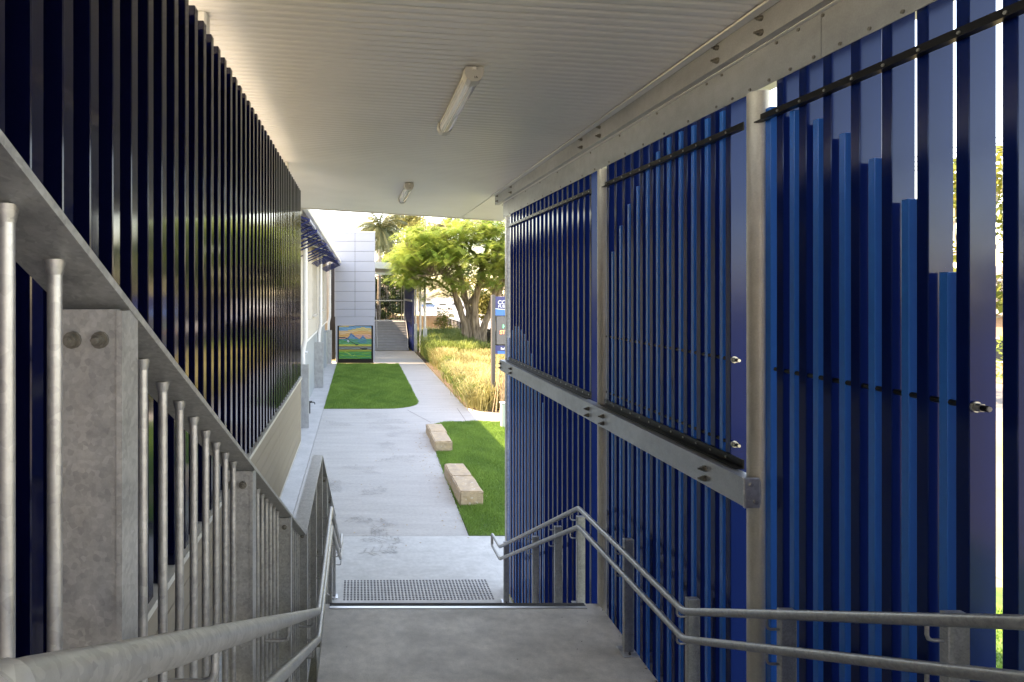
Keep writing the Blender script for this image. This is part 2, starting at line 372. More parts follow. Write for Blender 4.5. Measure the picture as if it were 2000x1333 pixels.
# garden bed and turf bases
bedpoly = [(4.16, 22.85), (4.56, 22.06), (5.25, 21.80), (9.1, 21.68), (9.1, 60), (4.2, 60), (4.18, 44)]
struct('garden_bed', poly_sheet(bedpoly, 0.01), M['soil'])
lawn1 = [(-1.28, 22.46)]+[(1.02+1.39*math.cos(R(-90+90*i/6)), 23.86+1.39*math.sin(R(-90+90*i/6))) for i in range(7)]+[(2.45, 30), (2.49, 36.15), (1.2, 36.15), (-1.28, 36.15)]
lawn2 = [(2.03, 10.83), (11, 10.83), (11, 20.29)]+[(3.5+1.27*math.cos(R(90+90*i/6)), 18.95+1.27*math.sin(R(90+90*i/6))) for i in range(7)]+[(2.09, 13.4)]
struct('lawn_soil', poly_sheet(lawn1, 0.006), M['turf']); struct('lawn_soil', poly_sheet(lawn2, 0.006), M['turf'])
struct('lawn_soil', MB().box(2.32, 11.0, -8, 8.94, -0.1, 0.002), M['turf'])

def inside(poly, x, y):
    p = np.array(poly); r = np.zeros(len(x), bool); j = len(p)-1
    for i in range(len(p)):
        c = ((p[i, 1] > y) != (p[j, 1] > y)) & (x < (p[j, 0]-p[i, 0])*(y-p[i, 1])/(p[j, 1]-p[i, 1]+1e-12)+p[i, 0])
        r ^= c; j = i
    return r
def blades(poly, n, hmin, hmax, w, z0, lean=0.5, seed=1, clump=None, dens=None):
    rs = np.random.RandomState(seed); p = np.array(poly)
    x = rs.uniform(p[:, 0].min(), p[:, 0].max(), n); y = rs.uniform(p[:, 1].min(), p[:, 1].max(), n)
    jx, jy = rs.normal(0, .022, n), rs.normal(0, .022, n); k = inside(poly, x+jx, y+jy); x, y = x[k], y[k]
    if dens is not None:
        k = rs.rand(len(x)) < dens(x, y); x, y = x[k], y[k]
    n = len(x)
    pat = 0.5+0.25*np.sin(x*5.3+1.7*np.sin(y*2.1))+0.25*np.sin(y*3.7+2.2*np.sin(x*3.3+1))
    h = rs.uniform(hmin, hmax, n)*(0.55+0.75*pat); a = rs.uniform(0, 2*np.pi, n); la = rs.uniform(0, 2*np.pi, n); ll = rs.uniform(0.1, lean, n)*h
    ca, sa = np.cos(a)*w*rs.uniform(.6, 1.3, n), np.sin(a)*w*rs.uniform(.6, 1.3, n)
    V = np.empty((n, 3, 3), np.float32)
    V[:, 0] = np.stack([x-ca, y-sa, np.full(n, z0)], 1); V[:, 1] = np.stack([x+ca, y+sa, np.full(n, z0)], 1)
    V[:, 2] = np.stack([x+np.cos(la)*ll, y+np.sin(la)*ll, z0+h], 1)
    F = np.arange(3*n).reshape(n, 3)
    low = np.sin(x*1.3+1.1*np.sin(y*0.8))*np.sin(y*0.9+1.7*np.sin(x*0.7))+0.5*np.sin(x*4.1+y*2.3)*np.sin(y*3.1-x)
    tint = np.clip(rs.normal(0.45, 0.24, n)+(pat-0.5)*0.4+low*0.22, 0, 1)
    return V.reshape(-1, 3), F, tint
V, F, T = blades(lawn1, 190000, .035, .075, .010, .004, 0.8, 3)
bulk('lawn_grass', V, F, M['turf_blade'], T, kind='stuff', label='shaded green lawn panel in front of the white tower', category='lawn')
l2vis = [(2.03, 10.84), (6.5, 10.84), (8.5, 20.27)]+lawn2[3:]
V, F, T = blades(l2vis, 300000, .03, .075, .008, .004, 0.9, 4)
bulk('lawn_grass', V, F, M['turf_blade'], T, kind='stuff', label='green lawn around the sandstone seats, its far right corner in sun', category='lawn')
V, F, T = blades([(2.7, 2.0), (9, 2.0), (9, 8.9), (2.7, 8.9)], 40000, .04, .09, .012, .002, 0.9, 5)
bulk('lawn_grass', V, F, M['turf_blade'], T, kind='stuff', label='sunlit green grass outside the right hand slat screen', category='lawn')

# ------------------------------------------------------------------ stair canopy: ceiling boards, soffit, roof, beam, columns
def ceil_z(x): return 5.945+0.062*(2.07-x)
CX0, CX1 = -1.9, 2.085
can = thing('stair_canopy', (2.25, 3.3, 0), 'large stair canopy with white ribbed ceiling on galvanised columns', 'canopy')
def board_mesh(CX0):
    mb = MB(); w = 0.0796
    prof = [(0.0, 0.020), (0.0005, 0.016), (0.010, 0.006), (0.020, 0.001), (0.040, 0.0), (0.058, 0.0), (0.0690, 0.002), (0.0700, 0.020)]
    za, zb = ceil_z(CX0), ceil_z(CX1)
    n = len(prof)
    vs = [(CX0, p[0], za+p[1]) for p in prof]+[(CX1, p[0], zb+p[1]) for p in prof]
    fs = [(i, i+1, n+i+1, n+i) for i in range(n-1)]+[(n-1, 0, n, 2*n-1), tuple(reversed(range(n))), tuple(range(n, 2*n))]
    return mb.add(vs, fs).mesh('ceiling_board')
bme = board_mesh(CX0); bme.materials.append(M['ceiling']); bme_s = board_mesh(-1.70); bme_s.materials.append(M['ceiling'])
for i in range(142):
    if True: link('ceiling_board', bme if 0.60+0.08*i < 7.8 else bme_s, can, Vector((0, 0.60+0.08*i, 0)))
def slope_slab(x0, x1, y0, y1, dz0, dz1):
    return MB().add([(x0, y0, ceil_z(x0)+dz0), (x1, y0, ceil_z(x1)+dz0), (x1, y1, ceil_z(x1)+dz0), (x0, y1, ceil_z(x0)+dz0),
                     (x0, y0, ceil_z(x0)+dz1), (x1, y0, ceil_z(x1)+dz1), (x1, y1, ceil_z(x1)+dz1), (x0, y1, ceil_z(x0)+dz1)],
                    [(0, 3, 2, 1), (4, 5, 6, 7), (0, 1, 5, 4), (1, 2, 6, 5), (2, 3, 7, 6), (3, 0, 4, 7)])
slope_slab(CX0, CX1, -3.6, 0.595, 0.001, 0.012).build('ceiling_sheet', M['ceiling'], can)
slope_slab(2.10, 2.93, 9.25, 12.0, 0.0, 0.02).build('soffit', M['ceiling'], can)
slope_slab(-1.7, 2.0995, 11.962, 12.0, 0.0, 0.02).build('soffit_edge', M['ceiling'], can)
slope_slab(2.33, 2.93, -3.6, 9.245, 0.0, 0.02).build('eaves_soffit', M['ceiling'], can)
slope_slab(CX0-0.02, 2.95, -3.6, 7.9, 0.026, 0.14).build('roof_sheet', M['roofing'], can)
slope_slab(-1.72, 2.95, 7.901, 12.02, 0.026, 0.14).build('roof_sheet', M['roofing'], can)
slope_slab(-1.7, 2.95, 12.022, 12.04, -0.02, 0.14).build('fascia', M['trim'], can)
MB().box(2.062, 2.118, -3.6, 9.25, 5.925, 5.937).build('edge_trim', M['trim'], can)
# eaves channel: web, flanges, bolts
bmb = MB().box(2.120, 2.130, -3.6, 9.18, 5.79, 5.94).box(2.1305, 2.185, -3.6, 9.18, 5.79, 5.797).box(2.1305, 2.185, -3.6, 9.18, 5.933, 5.94)
beam = bmb.build('eaves_channel', M['galv_sheet'], can)
for yb in (1.4, 2.02, 3.12, 3.5, 5.2, 5.62, 8.2, 9.0):
    MB().hexbolt((2.12, yb, 5.825), (-1, 0, 0), 0.012, 0.03).build('bolt', M['bolt'], beam)
    MB().hexbolt((2.12, yb, 5.90), (-1, 0, 0), 0.010, 0.026).build('bolt', M['bolt'], beam)
fl1 = MB().box(2.19, 2.196, 2.81, 8.95, 5.57, 5.789); f1 = fl1.build('flashing', M['galv_sheet'], can)
fl2 = MB().box(2.19, 2.196, -3.6, 2.806, 5.57, 5.789); f2 = fl2.build('flashing', M['galv_sheet'], can)
MB().box(2.165, 2.1895, -3.6, 8.95, 5.783, 5.7885).build('flashing_lip', M['trim'], can)
MB().box(2.1965, 2.30, -3.6, 8.95, 5.675, 5.93).build('eaves_beam', M['galv'], can)
smb = MB().tube([(2.19, 0, 0), (2.184, 0, 0)], 0.0085, 8).mesh('screw'); smb.materials.append(M['bolt'])
yy = 1.3
while yy < 8.9:
    p = f1 if yy > 2.81 else f2
    link('screw', smb, p, Vector((0, yy, 5.59))); 
    if int(yy*10) % 2 == 0: link('screw', smb, p, Vector((0, yy+0.1, 5.765)))
    yy += 0.155 if yy < 3.6 else 0.31
# columns
for x0, y0 in ((2.228, 3.302), (2.238, 5.40)):
    c = MB().tube([(x0, y0, 0.0), (x0, y0, 5.568)], 0.057, 24).build('column', M['galv_col'], can)
    MB().box(x0-0.1, x0+0.1, y0-0.1, y0+0.1, 0.0, 0.016, 0.002).build('foot_plate', M['galv'], c)
MB().box(2.195, 2.30, 8.79, 8.87, 0.0, 5.568, 0.012).build('column', M['galv_light'], can)
MB().box(2.204, 2.216, 8.872, 8.90, 0.0, 5.565).build('corner_trim', M['trim'], can)
for y0 in (3.52, 7.65):
    c = MB().box(-1.02, -0.90, y0, y0+0.10, 2.9, ceil_z(-0.96)-0.002, 0.01).build('column', M['trim'], can)

# batten lights under the ceiling
def batten(x, y0, y1, label):
    t = thing('batten_light', (x, y0, ceil_z(x)), label, 'ceiling light', 'batten lights on the canopy ceiling')
    z = ceil_z(x)-0.003
    MB().box(x-0.055, x+0.055, y0+0.05, y1-0.05, z-0.032, z-0.004, 0.006).build('base_tray', M['plastic'], t)
    prof = [(-0.055, -0.033), (-0.058, -0.05), (-0.045, -0.082), (-0.02, -0.098), (0.02, -0.098), (0.045, -0.082), (0.058, -0.05), (0.055, -0.033)]
    # ribbed diffuser
    rib = []
    for a, b in zip(prof[:-1], prof[1:]):
        for k in range(4):
            q = k/4; px, pz = a[0]+(b[0]-a[0])*q, a[1]+(b[1]-a[1])*q
            rib.append((x+px*(1+0.03*(k % 2)), z+pz*(1+0.02*(k % 2))))
    rib.append((x+prof[-1][0], z+prof[-1][1]))
    MB().prism(rib, 'y', y0+0.11, y1-0.11).build('diffuser', M['diff'], t)
    MB().tube([(x-.016, y0+.12, z-.099), (x-.016, y1-.12, z-.099)], 0.004, 6).build('tube_line', M['white'], t)
    for ya, yb in ((y0, y0+0.112), (y1-0.112, y1)):
        cap = [(x-0.062, z-0.004), (x-0.066, z-0.05), (x-0.05, z-0.088), (x-0.022, z-0.104), (x+0.022, z-0.104), (x+0.05, z-0.088), (x+0.066, z-0.05), (x+0.062, z-0.004)]
        e = MB().prism(cap, 'y', ya, yb).build('end_cap', M['plastic'], t)
        MB().box(x-0.012, x+0.012, ya-0.012, ya-0.0005, z-0.03, z-0.006, 0.003).build('clip', M['trim'], e)
    text('1A', 0.022, (x-0.004, y0-0.001, z-0.084), M['dark'], t, 'mark')
batten(0.805, 4.10, 5.55, 'near grey batten light with clear ribbed diffuser, closest to the camera')
batten(0.74, 8.55, 9.95, 'far small batten light near the open end of the ceiling')

# ------------------------------------------------------------------ right hand slat screens
WX = 2.215
def slat_mesh(name, w, d, h, m, bev=0.003):
    me = MB().box(0, d, -w, 0, 0, h, bev).mesh(name); me.materials.append(m); return me
dark_me = slat_mesh('slat', 0.050, 0.100, 5.63, M['navy'])
def screen_right(F0, n, bright, label, pitch, base_y, zrod, rail, y_lo, y_hi):
    t = thing('slat_screen', (WX, base_y, 0), label, 'slat screen', 'blue slat screens on the right of the stairs')
    for k in range(n):
        link('slat', dark_me, t, Vector((WX+random.uniform(-.001, .001), F0+pitch*k+random.uniform(-.0015, .0015), 0.03+random.uniform(-.004, 0))), (0, 0, R(random.uniform(-.35, .35))))
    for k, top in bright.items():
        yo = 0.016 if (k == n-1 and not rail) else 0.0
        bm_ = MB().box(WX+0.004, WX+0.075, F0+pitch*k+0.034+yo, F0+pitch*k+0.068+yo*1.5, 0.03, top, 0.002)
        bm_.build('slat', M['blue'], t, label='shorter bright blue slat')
    # black angle near the top
    a = MB().box(WX-0.012, WX-0.002, y_lo, y_hi, 5.39, 5.435).box(WX-0.042, WX-0.0125, y_lo, y_hi, 5.39, 5.396)
    a.build('top_angle', M['black'], t)
    s = MB()
    for k in range(n): s.tube([(WX-0.012, F0+pitch*k-0.025, 5.415), (WX-0.017, F0+pitch*k-0.025, 5.415)], 0.007, 6)
    s.build('screw_row', M['shiny'], t, kind='stuff')
    for z in zrod:
        # threaded rod: one length per gap between slats plus the free end with its nut
        fr_ = F0+(pitch*7 if not rail else 0.0)
        rod = MB().tube([(WX+0.016, F0+pitch*(n-1)+0.03, z), (WX+0.016, fr_-0.10, z)], 0.0115, 8)
        rod.build('threaded_rod', M['black'], t)
        nb = MB(); nb.tube([(WX+0.016, fr_-0.062, z), (WX+0.016, fr_-0.080, z)], 0.016, 6); nb.tube([(WX+0.016, fr_-0.080, z), (WX+0.016, fr_-0.104, z)], 0.0095, 8)
        nb.tube([(WX+0.016, fr_-0.054, z), (WX+0.016, fr_-0.061, z)], 0.020, 12)
        nb.build('nut', M['shiny'], t)
    if rail:
        a = MB().box(WX-0.0125, WX-0.0025, y_lo, y_hi, 3.447, 3.50).box(WX-0.055, WX-0.0130, y_lo, y_hi, 3.447, 3.454)
        a.build('bottom_angle', M['black'], t)
        s = MB()
        for k in range(n): s.tube([(WX-0.0125, F0+pitch*k-0.025, 3.478), (WX-0.018, F0+pitch*k-0.025, 3.478)], 0.007, 6)
        s.build('screw_row', M['shiny'], t, kind='stuff')
    return t
# panel nearest the camera
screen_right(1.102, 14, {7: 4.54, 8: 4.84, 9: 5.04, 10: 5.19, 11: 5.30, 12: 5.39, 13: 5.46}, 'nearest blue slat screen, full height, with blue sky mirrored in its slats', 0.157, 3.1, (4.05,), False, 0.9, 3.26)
# middle panel
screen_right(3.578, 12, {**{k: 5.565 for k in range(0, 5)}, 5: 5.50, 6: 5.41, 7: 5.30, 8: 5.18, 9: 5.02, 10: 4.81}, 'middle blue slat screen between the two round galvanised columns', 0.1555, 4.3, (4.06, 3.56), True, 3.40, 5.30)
# far panel
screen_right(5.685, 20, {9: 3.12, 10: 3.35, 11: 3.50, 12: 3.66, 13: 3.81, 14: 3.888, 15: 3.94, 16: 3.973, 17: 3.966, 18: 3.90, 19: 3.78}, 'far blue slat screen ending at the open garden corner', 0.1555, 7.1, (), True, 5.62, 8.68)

# cross rail in front of the screens
rt = thing('cross_rail', (2.15, 3.25, 3.36), 'horizontal galvanised channel rail bolted across the two farther blue screens', 'steel rail')
MB().box(2.115, 2.122, 3.262, 8.86, 3.285, 3.44).box(2.1225, 2.195, 3.262, 8.86, 3.434, 3.44).box(2.1225, 2.195, 3.262, 8.86, 3.285, 3.291).build('channel', M['galv_sheet'], rt)
pl = MB().box(2.110, 2.200, 3.244, 3.261, 3.278, 3.446, 0.006).build('end_plate', M['galv_light'], rt)
for dz in (3.315, 3.41):
    MB().tube([(2.145 if dz > 3.35 else 2.17, 3.244, dz), (2.145 if dz > 3.35 else 2.17, 3.232, dz)], 0.011, 14).build('bolt', M['galv'], pl)
MB().box(2.2005, 2.214, 3.25, 3.262, 3.30, 3.43).build('weld_tab', M['galv_light'], rt)
for yb in (3.62, 5.12, 5.45):
    for z in (3.325, 3.385):
        MB().hexbolt((2.115, yb, z), (-1, 0, 0), 0.0125, 0.032).build('bolt', M['bolt'], rt)
for yb in (8.2, 8.78):
    for z in (3.33, 3.39): MB().hexbolt((2.115, yb, z), (-1, 0, 0), 0.012, 0.03).build('bolt', M['bolt'], rt)

# ------------------------------------------------------------------ left slat screen with its clad base (edge of the raised walkway)
LX = -0.75
lsc = thing('slat_screen', (LX, 4.0, 3.34), 'long navy slat screen on the left above the taupe boards', 'slat screen')
lme = MB().box(-0.100, 0, -0.055, 0, 0, 2.44, 0.003).mesh('slat'); lme.materials.append(M['shadowed'])
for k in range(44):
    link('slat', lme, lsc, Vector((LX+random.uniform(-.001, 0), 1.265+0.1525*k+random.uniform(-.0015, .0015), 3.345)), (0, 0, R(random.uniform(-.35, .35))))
MB().box(LX-0.110, LX-0.1015, -3.5, 7.99, 3.345, 5.735).build('added_sun_sheet', M['shadowed'], lsc)  # added behind the slats to stop sun streaking through the gaps
MB().box(LX-0.125, LX-0.1105, -3.5, 7.99, 3.345, 5.735).build('bounce_lining', M['bounce_pale'], lsc)  # unseen pale face added to throw sunlight onto the ceiling's left
struct('added_terrace', MB().box(-6, 6, -10, -3.41, 2.9, 3.188), M['strip'])  # unseen sunlit slab added to bounce warm light into the stair
bw = thing('added_rear_building', (0, -10.2, 2.9), 'unseen cream building wall added across the terrace behind the camera', 'building')  # unseen, put behind the camera to govern the light from that end
MB().box(-6, 6, -12.6, -10.02, 0, 8.0).build('wall', M['cream'], bw)
dw_ = MB().box(-0.2, 1.3, -10.018, -9.97, 3.2, 5.4).build('door', M['awning'], bw)
wk = thing('raised_walkway', (-1.5, 4.0, 2.5), 'raised walkway edge clad in taupe boards under the navy slats', 'walkway')
MB().box(LX-0.11, LX+0.018, -1.0, 7.80, 3.315, 3.342).build('sill_trim', M['trim'], wk)
bz = 2.50; nb = 7; bh = (3.312-bz)/nb
for k in range(nb):
    for (y0, y1) in ((-1.0, 0.9), (0.904, 2.85), (2.854, 5.69), (5.694, 7.78)):
        MB().box(LX-0.02, LX, y0, y1, bz+bh*k+0.002, bz+bh*(k+1)-0.002).build('cladding_board', M['clad'], wk)
MB().box(LX-0.022, LX+0.004, 7.781, 7.80, bz, 3.314).build('corner_bead', M['trim'], wk)
MB().box(LX-0.022, LX+0.003, -1.0, 7.78, bz-0.02, bz-0.001).build('drip_trim', M['trim'], wk)
MB().box(LX-0.05, LX-0.0215, -1.0, 7.78, bz, 3.31).build('backing', M['dark'], wk)
MB().box(-3.4, LX-0.12, -3.4, 7.7, 2.62, 2.88).build('floor', M['slab'], wk)
MB().box(-2.1, -1.95, -3.4, 7.9, 0.0, 2.61).build('added_base_wall', M['grey_panel'], wk)  # unseen wall added to block sun coming in under the walkway
MB().box(-3.6, -3.42, -3.6, 7.98, 0.0, 4.6).build('added_back_wall', M['bounce_pale'], wk)  # unseen wall added, kept low so sun reaches the walkway floor

# ------------------------------------------------------------------ staircase
MZ = 1.62; YB, YA = 3.70, 5.41          # mid landing from YB to its nosing at YA
st = thing('staircase', (0.95, 4.5, 0), 'concrete stair with a grey landing and black nosing strip', 'staircase')
MB().box(-0.30, 2.193, YB, YA, MZ-0.2, MZ, 0.006).build('landing', M['landing'], st)
nr, going = 10, 0.295
for k in range(1, nr):
    z = MZ-MZ/nr*k; y = YA+going*(k-1)
    s = MB().box(-0.30, 2.193, y+0.001, y+going+0.001, z-0.16, z).build('step', M['landing'], st)
    MB().box(-0.25, 2.06, y+going-0.055, y+going-0.005, z+0.0005, z+0.004).build('nosing_strip', M['nosing'], s)
un = 9; ur = (1.0*0.522*0.3)
for k in range(un):
    z = MZ+0.157*(k+1); y = YB-0.30*(k+1)
    s = MB().box(-0.30, 2.193, y, y+0.299, z-0.16, z).build('step', M['landing'], st)
    MB().box(-0.25, 2.06, y+0.245, y+0.295, z+0.0005, z+0.004).build('nosing_strip', M['nosing'], s)
ly = YB-0.30*un
MB().box(-0.60, 2.193, -3.4, ly-0.001, MZ+0.157*(un+1)-0.2, MZ+0.157*(un+1)).build('top_landing', M['landing'], st)
MB().box(-0.255, 2.055, YA-0.052, YA-0.002, MZ+0.0005, MZ+0.006).build('nosing_strip', M['nosing'], st)
MB().box(-0.255, 2.055, YA-0.088, YA-0.053, MZ+0.0005, MZ+0.005).build('nosing_edge', M['alu'], st)
def stringer(x0, x1):
    s = MB()
    p = [(-1.0, 3.2-0.28), (0.95, 3.19-0.28), (YB, MZ-0.20), (YA, MZ-0.20), (8.1, -0.02), (7.55, -0.02), (YA, MZ-0.48), (YB, MZ-0.48), (0.95, 2.62), (-1.0, 2.62)]
    return s.prism(p, 'x', x0, x1)
stringer(-0.325, -0.302).build('stringer', M['galv'], st); stringer(2.1935, 2.1985).build('stringer', M['galv'], st)
for y0 in (4.0, 5.1):
    MB().box(0.4, 0.6, y0, y0+0.2, 0, MZ-0.205).build('pier', M['landing'], st); MB().box(1.4, 1.6, y0, y0+0.2, 0, MZ-0.205).build('pier', M['landing'], st)
# tactile studs on the lower slab
tp = thing('tactile_paving', (0.9, 8.85, 0), 'grid of charcoal tactile studs on the slab at the stair foot', 'tactile paving')
tm = MB()
for i in range(44):
    for j in range(12):
        x = -0.196+0.0502*i; y = 8.585+0.0505*j+0.0006*i
        n = 8
        vs = [(x+.0175*math.cos(2*math.pi*q/n), y+.0175*math.sin(2*math.pi*q/n), 0.0) for q in range(n)]+[(x+.0125*math.cos(2*math.pi*q/n), y+.0125*math.sin(2*math.pi*q/n), 0.006) for q in range(n)]
        tm.add(vs, [(q, (q+1) % n, n+(q+1) % n, n+q) for q in range(n)]+[tuple(range(n, 2*n))])
tm.build('stud', M['stud'], tp, kind='stuff')

# ------------------------------------------------------------------ left guard rail
GX = -0.322; GW = 0.094; GB = GX-0.047
y_top0 = 0.30
def gz(y):                               # underside of the guard's top plate
    if y < YB: return 2.945+0.524*(YB-y)
    if y < YA+0.05: return 2.945
    return 2.945-0.549*(y-YA-0.05)
YE = 8.70
gr = thing('guard_rail', (GX, 4.5, MZ), 'tall galvanised guard of round bars along the left of the stair', 'balustrade')
def plate(pts, x0, x1, th):
    # flat bar following (y, z) points, x0..x1 wide
    v = []; f = []
    for (y, z) in pts: v += [(x0, y, z), (x1, y, z), (x1, y, z+th), (x0, y, z+th)]
    for i in range(len(pts)-1):
        a = 4*i; b = a+4
        f += [(a, a+1, b+1, b), (a+1, a+2, b+2, b+1), (a+2, a+3, b+3, b+2), (a+3, a, b, b+3)]
    n = 4*(len(pts)-1); f += [(0, 3, 2, 1), (n, n+1, n+2, n+3)]
    return MB().add(v, f)
for (a, b) in ((y_top0-0.8, YB), (YB+0.001, YA+0.05), (YA+0.051, YE)):
    za = gz(a) if a < YB or b <= YA+0.05 else 2.945; zb = gz(b) if b != YB else 2.945
    plate([(a, za), (b, zb)], GX-GW, GX, 0.012).build('top_plate', M['galv'], gr)
GH = 1.20
for (a, b) in ((y_top0-0.8, YB), (YB+0.001, YA+0.05), (YA+0.051, YE-0.05)):
    za = gz(a); zb = gz(b) if b != YB else 2.945
    if b <= YB: za, zb = gz(a)-GH-0.012, 2.945-GH-0.012
    elif b <= YA+0.1: za = zb = 2.945-GH-0.012
    else: za, zb = 2.945-GH-0.012, gz(b)-GH-0.012
    plate([(a, za), (b, zb)], GB-0.02, GB+0.02, 0.01).build('bottom_plate', M['galv'], gr)
posts = [0.82, 1.835, 2.87, YB+0.10, 4.62, YA+0.0, 6.25, 7.4, YE-0.035]
barm = MB().tube([(0, 0, 0), (0, 0, GH-0.012)], 0.0088, 10)
barm.tube([(0, 0, GH-0.016), (0, 0, GH-0.010), (0, 0, GH-0.002), (0, 0, GH+0.003)], [0.0093, 0.0108, 0.0125, 0.013], 10)
bme2 = barm.mesh('bar'); bme2.materials.append(M['galv_tube'])
ys = [0.523-0.1, 0.523, 0.623, 0.723]; y = 0.912
while y < YE-0.08: ys.append(y); y += 0.1055
for y in ys:
    if all(not (-0.075 < y-p < 0.085) for p in posts): link('bar', bme2, gr, Vector((GB, y, gz(y)-GH)))
for i, p in enumerate(posts):
    top = gz(p)-0.004-0.524*0.012*(p < YB)
    zb = {0: MZ+0.157*9-0.5, 1: MZ+0.157*5-0.5, 2: MZ+0.157*1-0.5, 3: MZ-0.4, 4: MZ-0.4, 5: MZ-0.4, 6: 0.75, 7: 0.15, 8: 0.0}[i]
    pm = MB().box(GX-GW+0.002, GX-0.010, p, p+0.010, zb, top).box(GX-0.0098, GX-0.002, p-0.004, p+0.055, zb, top-0.002)
    po = pm.build('post', M['galv'], gr)
    zb2 = top-0.042
    for dx in (-0.071, -0.033):
        MB().hexbolt((GX+dx, p, zb2), (0, -1, 0), 0.0080, 0.016).build('bolt', M['bolt'], po)
    if 0 < i < 8: MB().hexbolt((GX-0.05, p, top-0.85), (0, -1, 0), 0.0080, 0.016).build('bolt', M['bolt'], po)
    if i == 8: MB().box(GX-0.11, GX+0.03, p-0.06, p+0.07, 0.0, 0.012, 0.003).build('foot_plate', M['galv_light'], po)

# ------------------------------------------------------------------ handrails
HZ = 2.47
def rail_path(x, dz, y0, flat, ye=8.50, yl=8.95):
    """centreline from the top down to the return at the stair foot"""
    up = 0.523
    p = []
    if flat is not None: p += [(x, -0.6, HZ+up*(YB-flat)+dz), (x, flat, HZ+up*(YB-flat)+dz)]
    else: p += [(x, y0, HZ+up*(YB-y0)+dz)]
    p += [(x, YB, HZ+dz), (x, YA+0.05, HZ+dz), (x, ye, 0.80+dz), (x, yl, 0.79+dz)]
    return p
def soft(p, r=0.035):
    """round every corner of the pipe a little"""
    q = [Vector(p[0])]
    for i in range(1, len(p)-1):
        a, b, c = Vector(p[i-1]), Vector(p[i]), Vector(p[i+1])
        q += [b+(a-b).normalized()*r, b+((a-b).normalized()+(c-b).normalized())*r*0.28, b+(c-b).normalized()*r]
    return q+[Vector(p[-1])]
def jbracket(x, y, z, xp, dz=0.075):
    return MB().tube(soft([(x, y, z-0.018), (x, y, z-dz), (xp, y, z-dz)], 0.02), 0.0065, 8)
def rail_z(y):
    if y < YB: return HZ+0.523*(YB-y)
    if y < YA+0.05: return HZ
    return HZ-0.549*(y-YA-0.05)
def handrail(x, xpost, flat, label, postlist, brackets, own_posts):
    t = thing('handrail', (x, 4.5, MZ), label, 'handrail', 'twin pipe handrails of the near stair')
    r = 0.0215
    top = rail_path(x, 0, -1.0, flat); low = rail_path(x, -0.172, -1.0, flat)
    MB().tube(soft(top), r, 16).build('upper_rail', M['galv_tube'], t)
    MB().tube(soft(low), r, 16).build('lower_rail', M['galv_tube'], t)
    a, b = Vector(top[-1]), Vector(low[-1])
    MB().tube(soft([a, a+Vector((0, 0.03, -0.005)), b+Vector((0, 0.03, 0.005)), b], 0.02), r*0.98, 14).build('return_bend', M['galv_tube'], t)
    if flat is not None:
        MB().tube([(x, flat-0.012, rail_z(flat)), (x, flat+0.012, rail_z(flat)-0.006)], r+0.0015, 16).build('weld_collar', M['galv_light'], t)
    for yb in brackets:
        for dz in (0, -0.172):
            jbracket(x, yb, rail_z(yb)+dz, xpost).build('bracket', M['galv_tube'], t)
    if own_posts:
        for (yp, zb, zt) in postlist:
            p = MB().box(xpost-0.002, xpost+0.076, yp, yp+0.038, zb, zt, 0.004).build('post', M['galv'], t)
            MB().box(xpost-0.03, xpost+0.094, yp-0.05, yp+0.085, zb, zb+0.011, 0.002).build('foot_plate', M['galv_light'], p)
            MB().hexbolt((xpost+0.03, yp-0.026, zb+0.011), (0, 0, 1), 0.007, 0.014).build('bolt', M['bolt'], p)
def step_z(y):
    if y < YB: return MZ+0.157*(math.floor((YB-y)/0.30)+1)
    if y < YA: return MZ
    return max(0.0, MZ-MZ/nr*(math.floor((y-YA)/going)+1))
pl_ = []
for yp in (0.9, 2.10, 2.93, 3.76, 4.66, 5.66, 6.30, 7.10, 8.50):
    zt = rail_z(yp)+ (0.015 if yp < YB else (0.045 if yp < YA else -0.045)); 
    if yp > 8: zt = 0.87
    pl_.append((yp, step_z(yp)+0.0005, zt))
handrail(2.03, 2.092, 0.9, 'twin pipe handrail on posts along the right hand blue screens', pl_, [p[0]+0.019 for p in pl_[:-1]], True)
handrail(-0.246, GX-0.004, 0.40, 'twin pipe handrail fixed to the left guard, very close to the camera', [], [1.02, 2.10, 3.28, 3.82, 4.64, 5.43, 6.27, 7.42, 8.6], False)

# ------------------------------------------------------------------ sandstone seat blocks
def block(gx, gy, yl, w, h, label, rot=0.0, seed=0):
    g = Vector((gx, gy, 0)); rnd = random.Random(seed)
    bm = bmesh.new(); bmesh.ops.create_cube(bm, size=1)
    for v in bm.verts: v.co = (v.co.x*w, v.co.y*yl, v.co.z*h)
    bmesh.ops.bevel(bm, geom=bm.edges[:], offset=0.022, segments=2, affect='EDGES')
    bmesh.ops.subdivide_edges(bm, edges=[e for e in bm.edges if e.calc_length() > 0.15], cuts=3, use_grid_fill=True)
    for v in bm.verts: v.co += Vector((rnd.uniform(-1, 1), rnd.uniform(-1, 1), rnd.uniform(-1, 1)))*0.007
    me = bpy.data.meshes.new('sandstone_block'); bm.to_mesh(me); bm.free(); me.materials.append(M['stone'])
    return link('sandstone_block', me, None, Vector((g.x+w/2, g.y+yl/2, h/2-0.02)), (0, 0, rot), label=label, category='stone block', group='sandstone seat blocks on the lawn edge')
block(2.105, 12.30, 1.03, 0.49, 0.33, 'nearest cream sandstone block, front one of the nearer pair on the lawn', R(1), 1)
block(2.09, 13.365, 0.95, 0.48, 0.325, 'cream sandstone block right behind the nearest one', R(1.4), 2)
block(2.13, 16.46, 1.20, 0.49, 0.31, 'pinkish grey sandstone block, front one of the farther pair', R(0.5), 3)
block(2.15, 17.69, 1.02, 0.50, 0.30, 'farthest sandstone block at the rounded corner of the lawn', R(1.2), 4)

